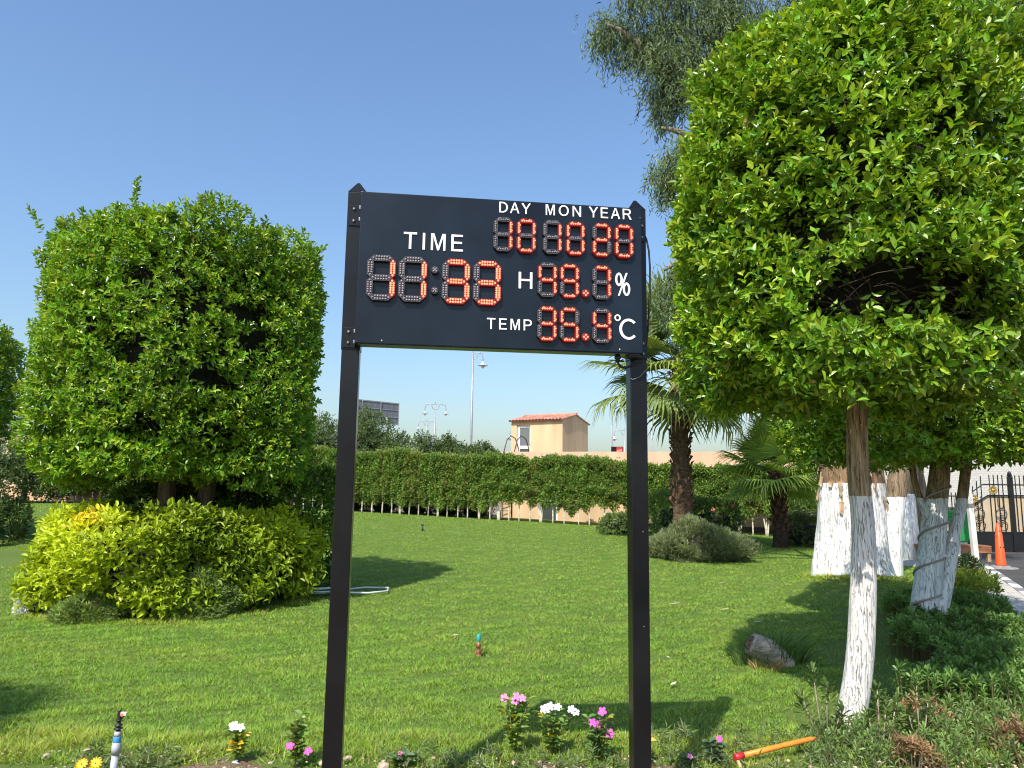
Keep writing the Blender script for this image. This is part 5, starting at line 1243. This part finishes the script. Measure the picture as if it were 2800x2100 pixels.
m = MB(); m.lathe([(.03, -.02), (.03, .10), (.02, .11), (.02, .16)], 10); m.build('riser_pipe', M_BLK, sp); MB().box(-.06, .05, -.02, .02, .161, .20, .006).build('sprinkler_head', M_BLK, sp)

# coiled white hose
m = MB(); pts = []
for k in range(150):
    t = k / 149; a = t * 2 * math.pi * 4.2; r_ = .30 - .06 * math.sin(a * .37) + .05 * math.sin(t * 9)
    pts.append((-2.95 + r_ * 1.25 * math.cos(a) + .05 * math.sin(t * 17), 11.45 + r_ * math.sin(a) * 1.3, .04 + .10 * t + .012 * math.sin(a * 2)))
pts += [(-2.55, 11.30, .11), (-2.4, 11.15, .06), (-2.1, 11.20, .05), (-1.85, 11.42, .05), (-1.88, 11.75, .055), (-2.25, 11.80, .05), (-2.45, 11.6, .05)]
m.tube(pts, .014, 7); hs = m.build('garden_hose', plain('pale_hose', (.60, .64, .66), .4, 0, .08, 20)); tag(hs, 'pale garden hose coiled on the grass behind the left sign post', 'hose')

# flowers
def petal_flower(r_, cols, n=5, wide=.62, centre=None):
    m = MB()
    for k in range(n):
        a = 2 * math.pi * k / n; d = Vector((math.cos(a), math.sin(a), 0)); s_ = Vector((-math.sin(a), math.cos(a), 0)); q = wide * r_
        m.poly([Vector((0, 0, 0)), d * r_ * .45 - s_ * q * .55 + Vector((0, 0, .002)), d * r_ * .9 - s_ * q * .5 + Vector((0, 0, .001 * k)), d * r_ + Vector((0, 0, -.003)), d * r_ * .9 + s_ * q * .5 + Vector((0, 0, .001 * k)), d * r_ * .45 + s_ * q * .55 + Vector((0, 0, .002))])
    m.mi = 1; m.lathe([(r_ * .14, 0.001), (r_ * .08, .006)], 6)
    return m.mesh('flower', cols)
P_PINK = plain('pink_vinca', (.72, .22, .46), .6, 0, .1, 20); P_MAG = plain('magenta_vinca', (.68, .08, .42), .6, 0, .1, 20); P_WHT = plain('white_vinca', (.80, .80, .80), .6, 0, .04, 20); P_YEL = plain('yellow_gazania', (.80, .50, .01), .6, 0, .1, 20); P_CEN = plain('flower_centre', (.45, .35, .05), .7)
def vinca(x, y, h_, stems, flowers, petal, label, leafcol=(.14, .22, .05), fr=.026, yellow=0.0, spread=.07, seed=1):
    rg = np.random.default_rng(seed); t = empty('flower_plant', (x, y, gzf(x, y))); tag(t, label, 'flower', 'flowers along the soil bed')
    m = MB(); B_ = []; D_ = []; tops = []
    for k in range(stems):
        a = rg.uniform(0, 6.28); q = spread * rg.uniform(.2, 1); tip = np.array([q * np.cos(a), q * np.sin(a) * .6, h_ * rg.uniform(.72, 1)]); tops.append(tip)
        m.tube([(0, 0, -.02), tuple(tip * [.5, .5, .5]), tuple(tip)], [.0035, .003, .002], 5)
        for u in np.linspace(.22, 1, 9):
            for s_ in (0, 1):
                b = rg.uniform(0, 6.28) if u < 1 else a + s_ * 3.1; B_.append(tip * u * np.array([u ** .2, u ** .2, 1])); D_.append([np.cos(b), np.sin(b), rg.uniform(.1, .6)])
    m.build('stem', M_STEM, t); B_ = np.array(B_); D_ = np.array(D_); n = len(B_)
    c = tints(n, leafcol, .2, rg); yy = rg.uniform(0, 1, n) < yellow; c[yy] = (.48, .36, .03)
    link('foliage', leaves_mesh('foliage', B_, D_, np.array([[0, 0, 1.]]) + rg.normal(0, .3, (n, 3)), 0.060 * rg.uniform(.7, 1.2, n), .032 * rg.uniform(.8, 1.2, n), T_OVAL, c * 1.35, M_LEAFG), t)
    me = petal_flower(fr, [petal, P_CEN])
    for (dx, dz) in flowers:
        o = link('flower', me, t, (dx, -.03, dz)); o.rotation_euler = (R(rg.uniform(38, 70)), R(rg.uniform(-15, 15)), R(rg.uniform(-25, 25)))
vinca(.045, 4.75, .33, 11, [(-.065, .345), (.0, .325), (.045, .345), (.01, .355)], P_PINK, 'vinca with pale pink flowers, leftmost plant of the middle row', (.17, .26, .045), .027, .06, .085, 2)
vinca(.285, 4.78, .26, 10, [(-.06, .275), (-.02, .292), (.025, .288), (.11, .275), (.135, .26), (-.04, .28)], P_WHT, 'vinca with white flowers between the pink and the magenta plants', (.15, .23, .06), .027, .04, .10, 3)
vinca(.555, 4.66, .26, 9, [(-.04, .235), (.015, .30), (-.015, .22), (.06, .175)], P_MAG, 'vinca with magenta flowers just left of the right sign post', (.12, .19, .06), .028, .02, .085, 4)
vinca(-1.59, 4.58, .19, 5, [(-.015, .215), (-.03, .21), (.02, .205), (.0, .0)], P_WHT, 'small vinca with white flowers and yellowing leaves left of the sign', (.16, .24, .05), .026, .35, .05, 5)
vinca(-1.22, 4.50, .30, 6, [(-.03, .135), (.075, .105)], P_MAG, 'vinca with two magenta flowers just left of the left sign post', (.14, .22, .05), .026, .1, .045, 6)
vinca(.80, 4.62, .20, 3, [], P_MAG, 'small flowerless leafy plant partly behind the right sign post', (.13, .21, .05), .026, .05, .03, 7)
vinca(1.06, 4.52, .09, 3, [(.0, .10)], P_PINK, 'tiny vinca with one pink flower right of the right sign post', (.10, .16, .07), .018, .0, .04, 8)
vinca(1.24, 4.62, .15, 4, [(.02, .165)], P_MAG, 'bluish-leaved little vinca with a dull magenta flower near the orange handle', (.09, .14, .08), .020, .0, .06, 9)
vinca(-.62, 4.55, .07, 4, [(.0, .085)], P_PINK, 'low weak vinca with one tiny pink flower left of the flower row', (.11, .17, .07), .014, .0, .08, 10)
gzn = empty('gazania', (-2.30, 4.24, 0)); tag(gzn, 'yellow gazania flowers with grassy leaves beside the near sprinkler', 'flower')
me = petal_flower(.034, [P_YEL, plain('gazania_eye', (.25, .12, .02), .7)], 13, .26)
for dx, dy, z in ((-.015, 0, .10), (-.055, .02, .055), (.045, .03, .095), (.03, .0, .06), (-.115, .02, .035)):
    o = link('flower', me, gzn, (dx, dy, z)); o.rotation_euler = (R(50 + dx * 200), R(dx * 300), 0)
n = 70; a = rg.uniform(0, 6.28, n); P = np.stack([.05 * np.cos(a), .04 * np.sin(a), np.zeros(n)], 1)
link('foliage', leaves_mesh('foliage', P, np.stack([np.cos(a), np.sin(a), rg.uniform(.3, 1.2, n)], 1), rg.normal(0, .2, (n, 3)) + [0, 0, 1], .11 * rg.uniform(.6, 1.1, n), .014, T_LANC, tints(n, (.13, .20, .06), .2, rg), M_LEAFG), gzn)

# orange handle tool
tl = empty('hand_tool', (1.36, 4.60, .045), math.atan2(.26, .62)); tag(tl, 'orange tool handle with a red end lying in the weeds', 'tool')
M_OR = plain('orange_sleeve', (.78, .24, .03), .45, 0, .08, 10)
m = MB(); m.tube([(.05, 0, .020), (.34, 0, .038), (.345, 0, .039), (.36, 0, .040), (.58, 0, .052), (.625, 0, .055)], [.016, .016, .013, .0155, .0155, .004], 12); m.build('handle', M_OR, tl)
MB().tube([(-.012, 0, .017), (.05, 0, .021)], [.019, .0185], 12).build('end_cap', plain('red_cap', (.60, .02, .03), .4), tl)
MB().tube([(.0, -.012, .0), (.0, -.055, -.05)], .010, 8).build('wooden_peg', plain('pale_wood', (.50, .34, .20), .8), tl)

# fallen leaves on the lawn
fl = empty('fallen', (0, 0, 0)); bpy.data.objects.remove(fl)
M_DRY = plain('dry_leaf', (.62, .56, .40), .8, 0, .15, 12)
for (x, y, ln, rz, lb) in ((1.34, 6.3, .10, .9, 'pale curled fallen leaf on the grass right of the right sign post'), (2.26, 10.65, .15, .1, 'pale fallen leaf on the grass by the grey-green bush'), (2.86, 10.2, .13, .3, 'narrow pale fallen leaf midway to the huge trunk'), (3.66, 13.1, .13, .2, 'small pale fallen leaf at the edge of the tree shade'), (3.0, 9.3, .12, .0, 'small pale fallen leaf left of the slim trunk'), (-.62, 8.21, .09, .4, 'small straw-coloured fallen leaf left of the teal-capped riser'), (-1.42, 5.3, .05, 1.2, 'tiny brown fallen leaf left of the left sign post'), (1.55, 7.3, .06, 2.0, 'tiny dark fallen leaf left of the log stump'), (.43, 13.85, .08, .5, 'tiny pale fallen leaf far out on the middle lawn')):
    V = []; k = 7
    for i in range(k):
        u = i / (k - 1); w_ = ln * .16 * math.sin(math.pi * min(max(u, .04), .97)); z = .045 + ln * .22 * (u - .4) ** 2 * 4 * .4
        V += [(u * ln, -w_, z + w_ * .5), (u * ln, 0, z), (u * ln, w_, z + w_ * .5)]
    F = [(3*i + j, 3*i + j + 1, 3*i + j + 4, 3*i + j + 3) for i in range(k - 1) for j in (0, 1)]
    o = link('fallen_leaf', npmesh('fallen_leaf', V, [np.array(F)], M_DRY, smooth=True), None, (x, y, gzf(x, y) - .012)); o.rotation_euler.z = rz
    tag(o, lb, 'fallen leaf', 'fallen leaves on the lawn')

# stones on the bare soil
rs = np.random.default_rng(21); V = []; F = []
def stone(c, r_):
    bm = bmesh.new(); bmesh.ops.create_icosphere(bm, subdivisions=1, radius=r_)
    sc = rs.uniform(.6, 1.3, 3) * [1, 1, .6]; q = rs.normal(0, 1, 3)
    b = len(V)
    for v in bm.verts: V.append(tuple(np.array(v.co) * sc * (1 + .15 * np.sin(np.dot(q, np.array(v.co)) / r_ * 3)) + c))
    for f in bm.faces: F.append([b + v.index for v in f.verts])
    bm.free()
for k in range(420):
    x, y = rs.uniform(-3.2, 3.2), rs.uniform(4.1, 4.66); stone(np.array([x, y, .03 + .01 * rs.uniform()]), rs.choice([.006, .009, .013, .02], p=[.45, .33, .17, .05]))
so = link('pebbles', npmesh('pebbles', V, [np.array(F)], plain('pebble', (.42, .32, .23), .9, 0, .25, 30))); tag(so, 'pebbles and clods scattered along the bare soil edge', 'pebbles', kind='stuff')
for (x, y, r_, lb) in ((-.70, 4.44, .035, 'flat brownish stone on the bare soil right of the left sign post'), (-1.06, 4.46, .022, 'small pale stone on the soil just left of the left sign post')):
    V = []; F = []; stone(np.array([0, 0, 0]), r_); o = link('stone', npmesh('stone', V, [np.array(F)], bpy.data.materials['pebble']), None, (x, y, .045)); tag(o, lb, 'stone')

# ------------------------------------------------------------------ things along the path
M_WPOST = plain('flaking_white_paint', (.66, .64, .58), .8, 0, .15, 8, .3, 40, .2, (1, 1, .3))
rp_ = -.06
tc_ = empty('traffic_cone', (11.75, 17.9, -.115)); tag(tc_, 'tall slim orange traffic cone on a grey base before the gate', 'traffic cone')
M_CONE = plain('cone_orange', (.85, .10, .02), .45, 0, .05, 4)
m = MB(); m.lathe([(.118, .07), (.114, .10), (.074, .82), (.066, .83), (.062, .96), (.044, .98), (.034, 1.06), (.016, 1.07)], 20); m.build('cone_body', M_CONE, tc_)
m = MB(); m.lathe([(.36, 0), (.37, .015), (.34, .03), (.21, .035), (.20, .068), (.13, .071)], 24); m.build('base', plain('grey_rubber', (.22, .21, .20), .8, 0, .15, 10), tc_)
for z, a in ((.88, -1.2), (.88, -1.9), (.5, -1.2), (.5, -1.95)):
    rr = .065 if z > .8 else .092; MB().lathe([(.016, 0), (.014, .004)], 8, M=Matrix.Translation((rr * math.cos(a), rr * math.sin(a), z)) @ Matrix.Rotation(a + math.pi / 2, 4, 'Z') @ Mh).build('hole', M_BLK, tc_)

wp = empty('white_post', (10.60, 17.0, 0)); tag(wp, 'leaning white-painted square post beside the green bin', 'post')
MB().box(-.055, .055, -.055, .055, -.1, 1.95, .006, M=Matrix.Rotation(-.035, 4, 'Y')).build('post', M_WPOST, wp)
MB().box(-.064, .064, -.064, .064, 1.33, 1.42, .002, M=Matrix.Rotation(-.035, 4, 'Y')).build('dark_band', plain('grey_band', (.16, .15, .14), .8), wp)
gb = empty('litter_bin', (10.74, 17.7, 0), .15); tag(gb, 'green plastic litter bin hung on a pale stand, partly behind the stems', 'bin')
M_GRN = plain('bin_green', (.02, .28, .06), .4, 0, .08, 3)
def taper(m, x0, x1, y0, y1, z0, z1, k, off=0):
    a = [m.bm.verts.new(p) for p in ((x0*k+off, y0*k, z0), (x1*k+off, y0*k, z0), (x1*k+off, y1*k, z0), (x0*k+off, y1*k, z0))]; b = [m.bm.verts.new(p) for p in ((x0, y0, z1), (x1, y0, z1), (x1, y1, z1), (x0, y1, z1))]
    fs = [m.bm.faces.new(a[::-1]), m.bm.faces.new(b)] + [m.bm.faces.new((a[i], a[(i+1) % 4], b[(i+1) % 4], b[i])) for i in range(4)]
    bmesh.ops.bevel(m.bm, geom=list({e for f in fs for e in f.edges}), offset=.02, segments=2, affect='EDGES')
m = MB(); taper(m, -.22, .22, -.17, .17, .52, 1.10, .68, -.05); m.build('bin_body', M_GRN, gb)
m = MB(); m.box(-.235, .235, -.185, .185, 1.10, 1.15, .008); taper(m, -.20, .20, -.16, .16, 1.151, 1.24, 1.08); m.build('bin_lid', M_GRN, gb)
MB().box(-.05, .05, .12, .17, -.05, .70, .004).build('stand', M_WPOST, gb); MB().box(-.12, .12, -.02, .17, .46, .50, .003).build('bracket', M_WPOST, gb)
lb_ = empty('low_bench', (11.05, 18.55, .02), -.05); tag(lb_, 'low reddish wooden bench with a plank top at the path\'s far end', 'bench')
M_WD = plain('red_wood', (.30, .13, .07), .7, 0, .25, 6, .3, 30, .3, (.3, 1, 1)); 
for k in range(4): MB().box(-.95, .75, -.26 + k * .135, -.135 + k * .135, .33, .365, .004).build('plank', M_WD, lb_)
MB().box(-.95, .75, -.255, -.235, .19, .329, .003).build('apron', M_WD, lb_); MB().box(-.95, .75, .235, .255, .19, .329, .003).build('apron', M_WD, lb_)
M_WD2 = plain('pale_leg', (.45, .30, .18), .8)
for x_ in (-.94, .66):
    for y_ in (-.234, .155): MB().box(x_, x_ + .08, y_, y_ + .08, -.02, .329, .004).build('leg', M_WD2, lb_)
sb = empty('stone_bench', (12.2, 22.0, -.07), .1); tag(sb, 'pale stone bench slab on block legs between the far white trunks', 'bench')
M_STB = plain('bench_stone', (.55, .50, .42), .8, 0, .12, 6, .3, 60)
MB().box(-1.0, .9, -.25, .25, .46, .55, .02).build('seat', M_STB, sb)
for x_ in (-.8, .45): MB().box(x_, x_ + .3, -.2, .2, -.05, .459, .01).build('leg', M_STB, sb)
ss = empty('white_stake', (6.35, 11.0, 0)); tag(ss, 'slim white stake standing behind the leaning stem, at the path edging', 'post')
MB().tube([(0, 0, -.1), (.02, 0, .9)], .045, 10).build('stake', M_WPOST, ss)
